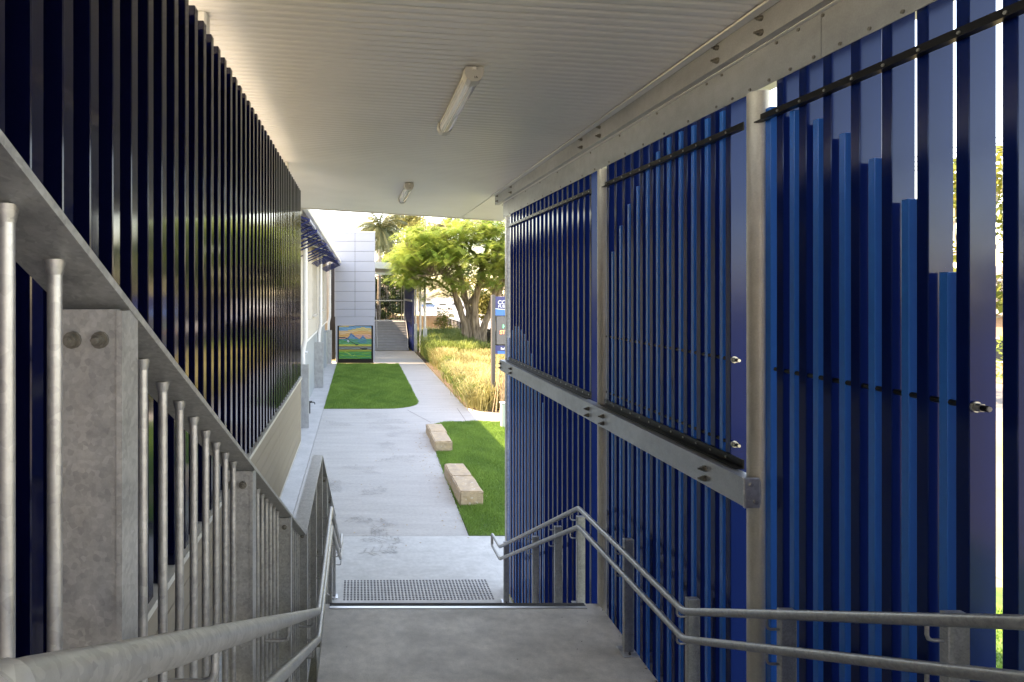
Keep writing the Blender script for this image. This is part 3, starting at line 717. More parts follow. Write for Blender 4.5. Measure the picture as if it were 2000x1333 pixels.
# ------------------------------------------------------------------ left classroom building
cb = thing('classroom_building', (-6, 24, 0), 'long cream classroom building on the left with downpipes and navy sun hoods', 'building')
Y0, Y1 = 12.6, 36.2
UX = -1.90
wins = [(16.3, 18.3), (20.6, 22.4), (24.9, 27.0), (31.0, 33.2)]
# upper wall as boards between the windows
MB().box(-9.5, -1.94, 8.0, 12.19, 6.031, 7.3).build('core', M['cream'], cb)  # unseen block added to keep sun off the far slat screen
MB().box(-9.5, UX-0.032, 12.2, Y1, 6.031, 6.38).build('core', M['cream'], cb)
MB().box(-9.5, -1.75, 8.0, 12.0, 0.0, 2.6).build('core', M['grey_panel'], cb)  # unseen lower block added to close the sun gap past the slats
edges = [Y0]+[e for w in wins for e in w]+[Y1]
for i in range(0, len(edges), 2):
    n = 22; hh = (6.38-2.62)/n
    for k in range(n):
        MB().box(UX-0.03, UX+0.004*(k % 2), edges[i], edges[i+1], 2.62+hh*k+0.003, 2.62+hh*(k+1)).build('weatherboard', M['cream'], cb)
for (a, b) in wins:
    MB().box(UX-0.03, UX, a+0.001, b-0.001, 2.62, 3.38).build('wall_panel', M['cream'], cb)
    MB().box(UX-0.03, UX, a+0.001, b-0.001, 6.02, 6.38).build('wall_panel', M['cream'], cb)
    w = MB().box(UX-0.07, UX+0.025, a+0.002, a+0.06, 3.382, 6.018).box(UX-0.07, UX+0.025, b-0.06, b-0.002, 3.382, 6.018).box(UX-0.07, UX+0.02, a+0.061, b-0.061, 5.96, 6.018).box(UX-0.07, UX+0.02, a+0.061, b-0.061, 3.382, 3.44).box(UX-0.065, UX+0.015, (a+b)/2-0.03, (a+b)/2+0.03, 3.441, 5.959)
    wo_ = w.build('window', M['cream'], cb)
    MB().box(UX-0.055, UX-0.045, a+0.06, b-0.06, 3.44, 5.96).build('pane', M['glass'], wo_)
    MB().box(UX-0.02, UX+0.09, a-0.04, b+0.04, 3.345, 3.379).build('sill', M['cream'], wo_)
MB().box(UX-0.03, UX+0.02, Y0, Y1, 2.55, 2.615).build('floor_trim', M['trim'], cb)
MB().box(-9.5, UX-0.032, 8.0, Y1, 2.62, 6.02 if False else 6.03).build('core', M['cream'], cb)  # near end carried on unseen to block sun from the landing
yy = Y0
while yy < Y1-0.1:
    MB().box(-2.03, -2.0, yy+0.005, min(yy+2.4, Y1)-0.005, 0.0, 2.548).build('base_panel', M['grey_panel'], cb); yy += 2.4
MB().box(-9.4, -2.035, Y0, Y1, 0.0, 2.548).build('base_core', M['dark'], cb)
# roof: sloping sheet rising to the left, gutter, rafter ends
def roof_z(x): return 6.24+0.22*(-1.15-x)
MB().add([(-1.15, Y0-0.4, 6.24), (-6.5, Y0-0.4, roof_z(-6.5)), (-6.5, Y1+0.4, roof_z(-6.5)), (-1.15, Y1+0.4, 6.24),
          (-1.15, Y0-0.4, 6.30), (-6.5, Y0-0.4, roof_z(-6.5)+.06), (-6.5, Y1+0.4, roof_z(-6.5)+.06), (-1.15, Y1+0.4, 6.30)],
         [(0, 1, 2, 3), (4, 7, 6, 5), (0, 3, 7, 4), (0, 4, 5, 1), (3, 2, 6, 7), (1, 5, 6, 2)]).build('roof', M['roofing'], cb)
MB().add([(-6.5, Y0-0.4, roof_z(-6.5)), (-11.5, Y0-0.4, 6.24), (-11.5, Y1+0.4, 6.24), (-6.5, Y1+0.4, roof_z(-6.5))], [(0, 1, 2, 3)]).build('roof', M['roofing'], cb)
gm = MB()
gm.prism([(-1.15, 6.16), (-1.05, 6.16), (-1.03, 6.20), (-1.03, 6.285), (-1.045, 6.285), (-1.05, 6.21), (-1.14, 6.20), (-1.15, 6.24)], 'y', Y0-0.4, Y1+0.4)
gm.build('gutter', M['trim'], cb)
yy = Y0
while yy < Y1:
    MB().add([(-1.18, yy, 6.10), (-1.9, yy, 6.26), (-1.9, yy, 6.38), (-1.18, yy, 6.235), (-1.18, yy+.05, 6.10), (-1.9, yy+.05, 6.26), (-1.9, yy+.05, 6.38), (-1.18, yy+.05, 6.235)],
             [(0, 1, 2, 3), (7, 6, 5, 4), (0, 4, 5, 1), (1, 5, 6, 2), (2, 6, 7, 3), (3, 7, 4, 0)]).build('rafter', M['trim'], cb); yy += 0.9
# downpipes with steel protectors
for yp, zb in ((19.4, 2.07), (27.4, 2.10), (36.4, 2.05)):
    pm = MB().tube(soft([(-1.72, yp, 6.18), (-1.72, yp, 2.86), (-1.80, yp, 2.50), (-1.80, yp, 1.0)], 0.05), 0.078, 14)
    p = pm.build('downpipe', M['white'], cb)
    for z in (5.4, 4.2, 3.2): MB().tube([(-1.72, yp, z), (-1.72, yp, z+0.04)], 0.083, 14).build('pipe_clip', M['trim'], p)
    q = MB().prism([(-1.995, yp-0.10), (-1.60, yp-0.10), (-1.60, yp+0.13), (-1.606, yp+0.13), (-1.606, yp-0.094), (-1.995, yp-0.094)], 'z', 0.0, zb)
    q.build('pipe_protector', M['galv_sheet'], p)
MB().box(-2.0, -1.84, 34.4, 36.2, 0.0, 2.05).build('buttress', M['grey_panel'], cb)
# navy sun hoods
def hood(y0, y1):
    tip = (-1.05, 5.99); top = (-1.90, 6.06+0.28)
    k = max(2, round((y1-y0)/0.9)+1)
    f = MB().box(tip[0]-0.03, tip[0]+0.02, y0, y1, tip[1]-0.03, tip[1]+0.03).box(top[0]-0.0, top[0]+0.04, y0, y1, 6.0, 6.05)
    h = f.build('sun_hood', M['awning'], cb)
    for i in range(k):
        y = y0+0.02+(y1-y0-0.04)*i/(k-1)
        MB().tube([(tip[0], y, tip[1]), (-1.90, y, 6.06+0.24)], 0.024, 4).build('arm', M['awning'], h)
        MB().tube([(tip[0], y, tip[1]-0.02), (-1.90, y, 5.58)], 0.022, 4).build('strut', M['awning'], h)
    for i in range(7):
        s = (i+0.5)/7; x = tip[0]+(-1.88-tip[0])*s; z = tip[1]+0.03+(0.24)*s
        MB().box(-0.045, 0.045, y0+0.03, y1-0.03, -0.006, 0.006, 0, Matrix.Translation((x, 0, z)) @ Matrix.Rotation(R(38), 4, 'Y')).build('blade', M['awning'], h)
for a, b in ((12.8, 14.6), (15.1, 17.7), (19.5, 22.6), (24.4, 27.6), (30.5, 35.2)): hood(a, b)
rb = thing('added_shade_block', (-6, 44, 0), 'plain cream block added behind the white tower to shade the path', 'building')  # hidden block added so its shadow covers the far path
MB().box(-9, -1.62, 39.6, 60, 0, 6.9).build('wall', M['cream'], rb); MB().box(-9.4, -1.4, 39.5, 60.4, 6.903, 7.1).build('roof', M['roofing'], rb)
# lamp on the lower wall and garden tap
lp = MB().box(-1.99, -1.90, 21.0, 21.1, 2.25, 2.33).build('wall_lamp', M['white'], cb)
for dy in (-0.09, 0.11): MB().tube([(-1.90, 21.05+dy, 2.31), (-1.80, 21.05+dy, 2.26)], [0.03, 0.055], 10).build('lamp_head', M['white'], lp)
tap = thing('garden_tap', (-1.75, 21.6, 0), 'small dark tap stand on the edge strip beside the grey base wall', 'tap')
MB().tube([(-1.75, 21.6, 0), (-1.75, 21.6, 0.42)], 0.022, 8).build('stand_pipe', M['dark'], tap)
MB().tube(soft([(-1.75, 21.6, 0.40), (-1.58, 21.55, 0.42), (-1.56, 21.55, 0.34)], 0.03), 0.018, 8).build('spout', M['dark'], tap)
MB().box(-1.80, -1.66, 21.5, 21.64, 0.42, 0.45).build('handle', M['dark'], tap)

# ------------------------------------------------------------------ white panel tower with a painted roller door
TX0, TX1, TY = -1.44, 1.06, 36.8
tw = thing('panel_tower', (-0.19, 38, 0), 'white panel lift tower with a painted roller door at its base', 'tower')
TZ = 8.12
MB().box(TX0+0.03, TX1-0.03, TY+0.03, TY+2.6, 2.30, TZ-0.02).build('core', M['panel'], tw)
rows = [8.06, 7.52, 6.90, 6.28, 5.65, 5.02, 4.42, 3.80, 3.31, 2.84]
TM = TX0+(TX1-TX0)*0.505
for zt, zb in zip(rows[:-1], rows[1:]):
    for xa, xb in ((TX0, TM-0.008), (TM+0.008, TX1)):
        MB().box(xa, xb, TY, TY+0.028, zb+0.008, zt-0.008, 0.003).build('panel', M['panel'], tw)
MB().box(TX0+0.025, TX1-0.025, TY+0.029, TY+0.0295, 2.84, 8.05).build('joint_backing', M['dark_gap'], tw)
MB().box(TX0-0.02, TX1+0.02, TY-0.015, TY+2.62, 8.066, TZ).build('parapet_cap', M['trim'], tw)
MB().box(TX0+0.09, TX1-0.02, TY-0.004, TY+0.028, 2.30, 2.832).build('header_panel', M['panel'], tw)
for xa, xb in ((TX0+0.06, TX0+0.17), (TX1-0.11, TX1-0.01)):
    MB().box(xa, xb, TY-0.004, TY+0.6, 0, 2.298).build('jamb', M['panel'], tw)
for xa in (TX0-0.012, TX1):
    for zt, zb in zip(rows[:-1], rows[1:]):
        MB().box(xa, xa+0.012, TY+0.03, TY+2.6, zb+0.008, zt-0.008).build('panel', M['panel'], tw)
DX0, DX1, DZ0, DZ1 = -1.17, 0.84, 0.23, 2.26
fr = MB().box(TX0+0.175, DX0-0.002, TY+0.03, TY+0.09, 0, 2.29).box(DX1+0.002, TX1-0.115, TY+0.03, TY+0.09, 0, 2.29).box(DX0, DX1, TY+0.03, TY+0.09, DZ1+0.001, 2.29).box(DX0, DX1, TY+0.02, TY+0.09, 0.0, DZ0-0.002)
door = fr.build('roller_door', M['black'], tw)
def mural(u, v):
    rnd = 0.03*math.sin(u*37+v*91)+0.02*math.sin(u*13-v*57)
    def c(r, g, b): return tuple(0.55*((q/255+rnd)**2.2) for q in (r, g, b))
    m1 = 0.60+0.17*math.exp(-((u-0.38)/0.10)**2)+0.05*math.exp(-((u-0.52)/0.08)**2)+0.11*math.exp(-((u-0.74)/0.07)**2)
    hill = 0.53+0.06*math.cos(u*3.2+0.4)
    if abs(v-(0.655-0.33*u+0.05*math.sin(u*9))) < 0.012 and u < 0.60: return c(28, 44, 60)
    if (u-0.29)**2/0.0022+(v-0.545)**2/0.0012 < 1: return c(190, 210, 220)
    if v > 0.62:
        if v < m1: return c(70, 125, 175) if v > m1-0.06 else c(110, 160, 190)
        t = 0.5+0.5*math.sin(v*31+math.sin(u*5+1)*1.6)
        if v > 0.86: return c(105, 165, 200) if t < 0.55 else c(215, 195, 130)
        return c(230, 175, 110) if t < 0.5 else c(235, 195, 150) if v > 0.74 else c(225, 170, 150)
    if v > hill: return c(60, 140, 150) if math.sin(u*11) > 0 else c(70, 155, 130)
    if v > 0.435: return c(55, 150, 95) if math.sin(v*60+u*8) > -0.2 else c(85, 170, 115)
    if v > 0.385: return c(185, 195, 85)
    if v > 0.275:
        if (u-0.77)**2/0.012+(v-0.315)**2/0.0009 < 1: return c(40, 50, 55) if v < 0.335 else c(180, 190, 190)
        return c(120, 135, 135) if math.sin(v*80) > -0.3 else c(140, 120, 95)
    if v > 0.235: return c(150, 165, 60)
    if abs(v-0.08-abs(u-0.42)*0.6) < 0.012 and u < 0.5: return c(150, 190, 90)
    return c(85, 165, 65) if math.sin(v*70+u*3) > 0.2 else c(25, 145, 85)
NS, NU = 18, 40
sh = (DZ1-DZ0)/NS
for k in range(NS):
    V = []; F = []; Cc = []
    for r_ in range(3):
        zz = DZ0+sh*k+sh*(0.03+0.94*r_/2); yo = TY+0.05-(0.010 if r_ == 1 else 0.0)
        for i in range(NU+1): V.append((DX0+(DX1-DX0)*i/NU, yo, zz))
    for r_ in range(2):
        for i in range(NU):
            a = r_*(NU+1)+i; F.append((a, a+1, a+NU+2, a+NU+1)); Cc.append(mural((i+.5)/NU, (k+0.25+0.5*r_)/NS))
    mb = MB().add(V, F); o = mb.build('slat', M['print'], door)
    at_ = o.data.attributes.new('print', 'FLOAT_COLOR', 'FACE')
    at_.data.foreach_set('color', np.array([(*c, 1) for c in Cc], dtype=np.float32).ravel())
MB().box(DX0, DX1, TY+0.062, TY+0.085, DZ0, DZ1).build('door_backing', M['dark'], door)
# dark sheet standing for the shade in the gap between building and tower
MB().box(-1.9, -1.47, 38.4, 38.5, 0, 6.2).build('gap_shade', M['dark'], tw)

# ------------------------------------------------------------------ far stair block behind the tower
fs = thing('far_staircase', (2.6, 44.3, 0), 'grey concrete stair going up at the far end of the path', 'staircase')
FN = 11; FZ = 1.98
for k in range(FN):
    s = MB().box(1.18, 3.80, 44.25+0.29*k, 44.25+0.29*(k+1)+(0.0 if k < FN-1 else 3.0), FZ/FN*k, FZ/FN*(k+1)-0.002).build('step', M['stair_grey'], fs)
    MB().box(1.25, 3.74, 44.26+0.29*k, 44.31+0.29*k, FZ/FN*(k+1)-0.0015, FZ/FN*(k+1)+0.004).build('nosing_strip', M['dark'], s)
    if k > 1: MB().box(1.2, 3.78, 44.26+0.29*k, 44.25+0.29*FN+2.9, 0.0, FZ/FN*k-0.003).build('plinth', M['stair_grey'], fs) if k == 2 else None
for x in (1.45, 3.72):
    MB().tube(soft([(x, 44.0, 0.9), (x, 44.3, 0.95), (x, 47.4, 2.95), (x, 48.6, 2.95)]), 0.024, 8).build('handrail', M['galv'], fs)
    for y in (44.4, 45.6, 46.8): MB().box(x-0.03, x+0.03, y, y+0.05, FZ/FN*max(1, math.floor((y-44.25)/.29)+1), 1.0+(y-44.4)*0.66).build('post', M['galv'], fs)
bsn = thing('bar_screen', (2.5, 48.8, 2.0), 'black vertical bar screen above the far stair landing', 'screen')
bme3 = MB().box(-0.02, 0.02, -0.02, 0.02, 0, 3.6).mesh('bar'); bme3.materials.append(M['black'])
for k in range(19): link('bar', bme3, bsn, Vector((1.18+0.137*k, 48.8, 2.0)))
for z in (5.58, 3.72): MB().box(1.1, 3.72, 48.77, 48.83, z, z+0.05).build('rail', M['black'], bsn)
MB().box(1.1, 3.72, 48.74, 48.769, 3.60, 3.70).build('cross_rail', M['galv_light'], bsn)
MB().box(1.1, 3.72, 48.72, 48.82, 1.98, 2.06).build('kick_rail', M['galv_light'], bsn)
for x in (3.62, 3.80): MB().box(x-0.04, x+0.04, 48.84, 48.92, 1.0, 6.0).build('post', M['white'], bsn)
fss = thing('slat_screen', (4.05, 47, 0), 'far navy slat screen beside the distant stair', 'slat screen')
fme = MB().box(0, 0.1, -0.05, 0, 0, 5.7).mesh('slat'); fme.materials.append(M['awning'])  # same paint as the near slats; this lighter blue stands for haze
for k in range(50): link('slat', fme, fss, Vector((4.0, 43.7+0.155*k, 0.04)))
MB().box(3.96, 3.995, 43.6, 51.4, 3.62, 3.78).build('cross_rail', M['galv_light'], fss)
MB().box(4.11, 4.14, 43.6, 51.4, 0.05, 5.7).build('backing', M['awning'], fss)  # backing takes the same haze-lightened blue
fc = thing('far_canopy', (2.5, 47, 6), 'grey skillion canopy roof over the far stair', 'canopy')
MB().add([(0.4, 43.0, 6.15), (5.2, 43.0, 5.82), (5.2, 52, 5.82), (0.4, 52, 6.15), (0.4, 43.0, 6.62), (5.2, 43.0, 6.30), (5.2, 52, 6.30), (0.4, 52, 6.62)],
         [(0, 3, 2, 1), (4, 5, 6, 7), (0, 1, 5, 4), (1, 2, 6, 5), (2, 3, 7, 6), (3, 0, 4, 7)]).build('roof', M['roofing'], fc)
MB().box(0.5, 5.1, 43.4, 43.6, 5.62, 5.80).build('beam', M['trim'], fc)
for (x, y, r) in ((4.22, 43.5, 0.07), (4.52, 43.0, 0.085), (4.80, 42.6, 0.095)):
    c = MB().tube([(x, y, 0), (x, y, 5.80)], r, 14).build('column', M['galv_light'], fc)
for (x, y, w, z) in ((4.22, 43.38, 0.19, 2.05), (4.80, 42.42, 0.26, 1.75)):
    MB().box(x-w/2-0.02, x+w/2+0.02, y-0.02, y+0.0, 0, z).box(x+w/2+0.0, x+w/2+0.02, y+0.0005, y+0.26, 0, z).build('pipe_protector', M['galv_sheet'], fc)

# ------------------------------------------------------------------ fences
pf = thing('paling_fence', (4, 60, 0), 'brown timber paling fence behind the far stair and garden', 'fence')
pme = MB().box(-0.065, 0.065, 0, 0.02, 0, 1.9).mesh('paling'); pme.materials.append(M['timber'])
for k in range(66): link('paling', pme, pf, Vector((0.2+0.138*k, 61.0-(0.012 if k % 2 else 0), 0.0+random.uniform(-.02, .02))))
for z in (0.4, 1.5): MB().box(0.1, 9.3, 61.03, 61.08, z, z+0.09).build('rail', M['timber'], pf)
gf = thing('panel_fence', (9.25, 52, 0), 'dark grey ribbed steel fence running along the garden', 'fence')
for k in range(9):
    y0 = 44+1.9*k
    mb = MB(); 
    prof = []
    for q in range(9): prof += [(9.25+(0.0 if q % 2 else 0.03), y0+0.03+1.84*q/9), (9.25+(0.0 if q % 2 else 0.03), y0+0.03+1.84*(q+0.7)/9)]
    prof2 = prof+[(a+0.008, b) for a, b in reversed(prof)]
    mb.prism(prof2, 'z', 0.05, 1.58).build('panel', M['fence_grey'], gf)
    MB().box(9.22, 9.30, y0-0.03, y0+0.03, 0, 1.68).build('post', M['black'], gf)
MB().box(9.21, 9.31, 44, 61, 1.585, 1.65).build('top_rail', M['black'], gf)
bf = thing('bar_fence', (9.25, 30, 0), 'black vertical bar fence behind the big tree and sign', 'fence')
bme4 = MB().box(-0.012, 0.012, -0.012, 0.012, 0.08, 1.75).mesh('bar'); bme4.materials.append(M['black'])
for k in range(260): link('bar', bme4, bf, Vector((9.25, 43.8-0.11*k, 0)))
for z in (0.2, 1.55): MB().box(9.235, 9.265, 15, 43.9, z, z+0.04).build('rail', M['black'], bf)
for k in range(12): MB().box(9.21, 9.29, 43.9-2.5*k-0.04, 43.9-2.5*k+0.04, 0, 1.85).build('post', M['black'], bf)
MB().box(9.6, 9.62, 22, 43.9, 0.0, 1.0).build('backing_board', M['fence_grey'], bf)

# ------------------------------------------------------------------ school sign
sg = thing('school_sign', (6.3, 22.3, 0), 'navy and blue school sign with a grey display on brown posts', 'sign')
SX0, SX1, SY = 5.165, 7.55, 22.3
for xa in (5.025, 7.56): MB().box(xa, xa+0.135, SY-0.03, SY+0.17, 0, 4.30, 0.008).build('post', M['sign_post'], sg)
pn = MB().box(SX0, SX1, SY, SY+0.10, 3.53, 4.24, 0.004).build('header_panel', M['sign_navy'], sg)
def wave(x0, x1, z0, z1, a, y):
    mb = MB(); n = 24; v = []; f = []
    for i in range(n+1):
        t = i/n; x = x0+(x1-x0)*t
        v += [(x, y, z0), (x, y, z1-a*math.sin(min(1, t*1.6)*math.pi*0.5)+a*0.4*t)]
    for i in range(n): f.append((2*i, 2*i+2, 2*i+3, 2*i+1))
    return mb.add(v, f)
wave(SX0, SX1, 3.535, 3.80, 0.10, SY-0.004).build('white_wave', M['sign_white'], pn)
wave(SX0, SX1, 3.535, 3.775, 0.10, SY-0.008).build('blue_wave', M['sign_blue'], pn)
text('CO', 0.21, (SX0+0.085, SY-0.006, 3.955), M['sign_white'], pn, 'lettering', bold=0.003)
text('PUB', 0.145, (SX0+0.10, SY-0.006, 3.825), M['sign_white'], pn, 'lettering')
dp = MB().box(SX0+0.04, SX1-0.02, SY+0.005, SY+0.12, 2.44, 3.50, 0.01).build('display', M['led'], sg)
text('H', 0.19, (SX0+0.27, SY-0.001, 3.06), M['led_green'], dp, 'lettering', bold=0.004)
text('ST', 0.19, (SX0+0.165, SY-0.001, 2.84), M['led_red'], dp, 'lettering', bold=0.004)
fp = MB().box(SX0, SX1, SY, SY+0.10, 2.09, 2.40, 0.004).build('footer_panel', M['sign_navy'], sg)
text('Saf', 0.13, (SX0+0.195, SY-0.006, 2.245), M['sign_white'], fp, 'lettering', bold=0.003)
wave(SX0+0.08, SX1, 2.095, 2.20, 0.04, SY-0.006).build('blue_wave', M['sign_blue'], fp)
ds = thing('dry_vine', (5.3, 21.9, 0), 'bundle of pale dry stems leaning on the sign post', 'dry plant')
rnd = random.Random(5)
for k in range(16):
    x = 5.22+rnd.uniform(-0.08, 0.22); y = 22.0+rnd.uniform(-0.2, 0.15); h = rnd.uniform(1.2, 2.15); b = rnd.uniform(-0.25, 0.3)
    MB().tube([(x+b*0.9, y-abs(b)*0.5, 0.0), (x+b*0.35, y, h*0.35), (x+0.05*b, y+0.02, h*0.7), (x-b*0.1+rnd.uniform(-.05, .1), y, h)], [0.018, 0.016, 0.013, 0.007], 5).build('stem', M['dry'], ds)
sp = thing('service_pillar', (4.80, 19.35, 0), 'pale green service pillar standing at the lawn corner beside the blue screen', 'pillar')
MB().box(4.67, 4.90, 19.3, 19.5, 0, 0.77, 0.012).build('body', M['pillar'], sp)
MB().box(4.65, 4.92, 19.28, 19.52, 0.771, 0.83, 0.015).build('cap', M['white'], sp)

# ------------------------------------------------------------------ plants: grasses, bush, shrub
def grass_mass(name, spots, m, label, cat, seed, per, hmin, hmax, w, spread, droop=0.55, heads=0.0, **kw):
    rs = np.random.RandomState(seed); Vs = []; Fs = []; Ts = []; base = 0
    for (cx, cy, sc) in spots:
        n = int(per*sc); a = rs.uniform(0, 2*np.pi, n); r = np.abs(rs.normal(0, spread*0.4, n)); x = cx+np.cos(a)*r; y = cy+np.sin(a)*r
        h = rs.uniform(hmin, hmax, n)*sc; la = a+rs.normal(0, 0.7, n); ll = h*rs.uniform(0.15, droop, n)+r*0.3
        dx, dy = np.cos(la), np.sin(la); wx, wy = -np.sin(la+rs.uniform(-1, 1, n))*w, np.cos(la+rs.uniform(-1, 1, n))*w
        lv = [(0, 0, 1.0), (0.25, 0.55, 0.9), (0.62, 0.92, 0.7), (1.0, 1.0-0.25*0, 0.12)]
        P = np.empty((n, 8, 3), np.float32); bend = rs.uniform(0.7, 1.06, n)
        for i, (s, q, ww) in enumerate(lv):
            z = h*q*(bend if i == 3 else 1)
            P[:, 2*i] = np.stack([x+dx*ll*s-wx*ww, y+dy*ll*s-wy*ww, z], 1); P[:, 2*i+1] = np.stack([x+dx*ll*s+wx*ww, y+dy*ll*s+wy*ww, z], 1)
        F = np.array([[0, 1, 3, 2], [2, 3, 5, 4], [4, 5, 7, 6]]); F = (np.arange(n)[:, None, None]*8+F[None]).reshape(-1, 4)
        t0 = np.clip(rs.normal(0.45, 0.2)+rs.normal(0, 0.18, n), 0, 1)
        Vs.append(P.reshape(-1, 3)); Fs.append(F+base); Ts.append(np.repeat(t0, 3)); base += 8*n
    return bulk(name, np.concatenate(Vs), np.concatenate(Fs), m, np.concatenate(Ts), label=label, category=cat, **kw)
rs = np.random.RandomState(11)
gold = []; mixg = []
for i in range(230):
    x, y = rs.uniform(4.5, 8.9), rs.uniform(22.3, 35.5)
    if x < 4.45+0.015*(y-22): continue
    if rs.rand() < 0.40+0.05*(x < 5): mixg.append((x, y, rs.uniform(0.5, 0.95))); continue
    gold.append((x, y, rs.uniform(0.65, 1.15)))
for i in range(60): gold.append((rs.uniform(5.0, 8.6), rs.uniform(48, 57), rs.uniform(0.75, 1.05)))
grass_mass('ornamental_grass', gold, M['gold'], 'golden feathery long grass filling the sunny front of the garden bed', 'grass', 3, 330, 0.60, 1.15, 0.012, 0.55, 0.6, kind='stuff')
green = list(mixg)
for i in range(120): green.append((rs.uniform(4.75, 7.8), rs.uniform(34.5, 48), rs.uniform(0.9, 1.5)))
grass_mass('ornamental_grass', green, M['ggrass'], 'soft green long grass in the shadier back of the garden bed', 'grass', 4, 330, 0.6, 1.15, 0.013, 0.6, 0.6, kind='stuff')
grass_mass('strappy_bush', [(5.0, 23.0, 1.0), (5.35, 23.3, 0.9), (4.9, 23.6, 0.8)], M['ggrass'], 'rounded green strappy bush at the front corner of the golden grass', 'bush', 8, 700, 0.5, 1.0, 0.012, 0.6, 0.95)

def leaf_cloud(name, centers, radius, n, size, m, parent=None, seed=1, flat=1.0, aspect=2.2, droop=0.0, shell=0.0, **kw):
    """leaf clumps: n small folded leaves around every centre"""
    rs = np.random.RandomState(seed); C = np.asarray(centers, float); k = len(C)
    rad = np.broadcast_to(np.asarray(radius, float), (k,))
    d = rs.normal(size=(k, n, 3)); d /= np.linalg.norm(d, axis=2, keepdims=True)
    r = (rs.rand(k, n, 1)**(1/3.0))*(1-shell)+shell
    P = C[:, None, :]+d*r*rad[:, None, None]*np.array([1, 1, flat]); P = P.reshape(-1, 3); N = len(P)
    u = rs.normal(size=(N, 3)); u[:, 2] = u[:, 2]*0.5-droop; u /= np.linalg.norm(u, axis=1, keepdims=True)
    v = np.cross(u, rs.normal(size=(N, 3))); v /= np.linalg.norm(v, axis=1, keepdims=True)
    L = size*rs.uniform(0.6, 1.3, (N, 1)); W = L/aspect
    V = np.stack([P-u*L*0.5, P+v*W*0.5, P+u*L*0.5, P-v*W*0.5], 1).reshape(-1, 3)
    F = np.arange(4*N).reshape(N, 4)
    base = np.repeat(rs.normal(0.45, 0.2, k), n)
    T = np.clip(base+rs.normal(0, 0.16, N), 0, 1)
    return bulk(name, V, F, m, T, parent, **kw)
def branch_tube(mb, a, b, r0, r1, rnd, n=7, wob=0.1, seg=4, sag=0.0):
    a = Vector(a); b = Vector(b); L = (b-a).length; pts = []
    for i in range(seg+1):
        t = i/seg; p = a.lerp(b, t)
        if 0 < i < seg: p += Vector((rnd.uniform(-1, 1), rnd.uniform(-1, 1), rnd.uniform(-1, 1)))*L*wob*0.5
        p.z += sag*L*math.sin(math.pi*t); pts.append(p)
    mb.tube(pts, [r0+(r1-r0)*i/seg for i in range(seg+1)], n); return pts

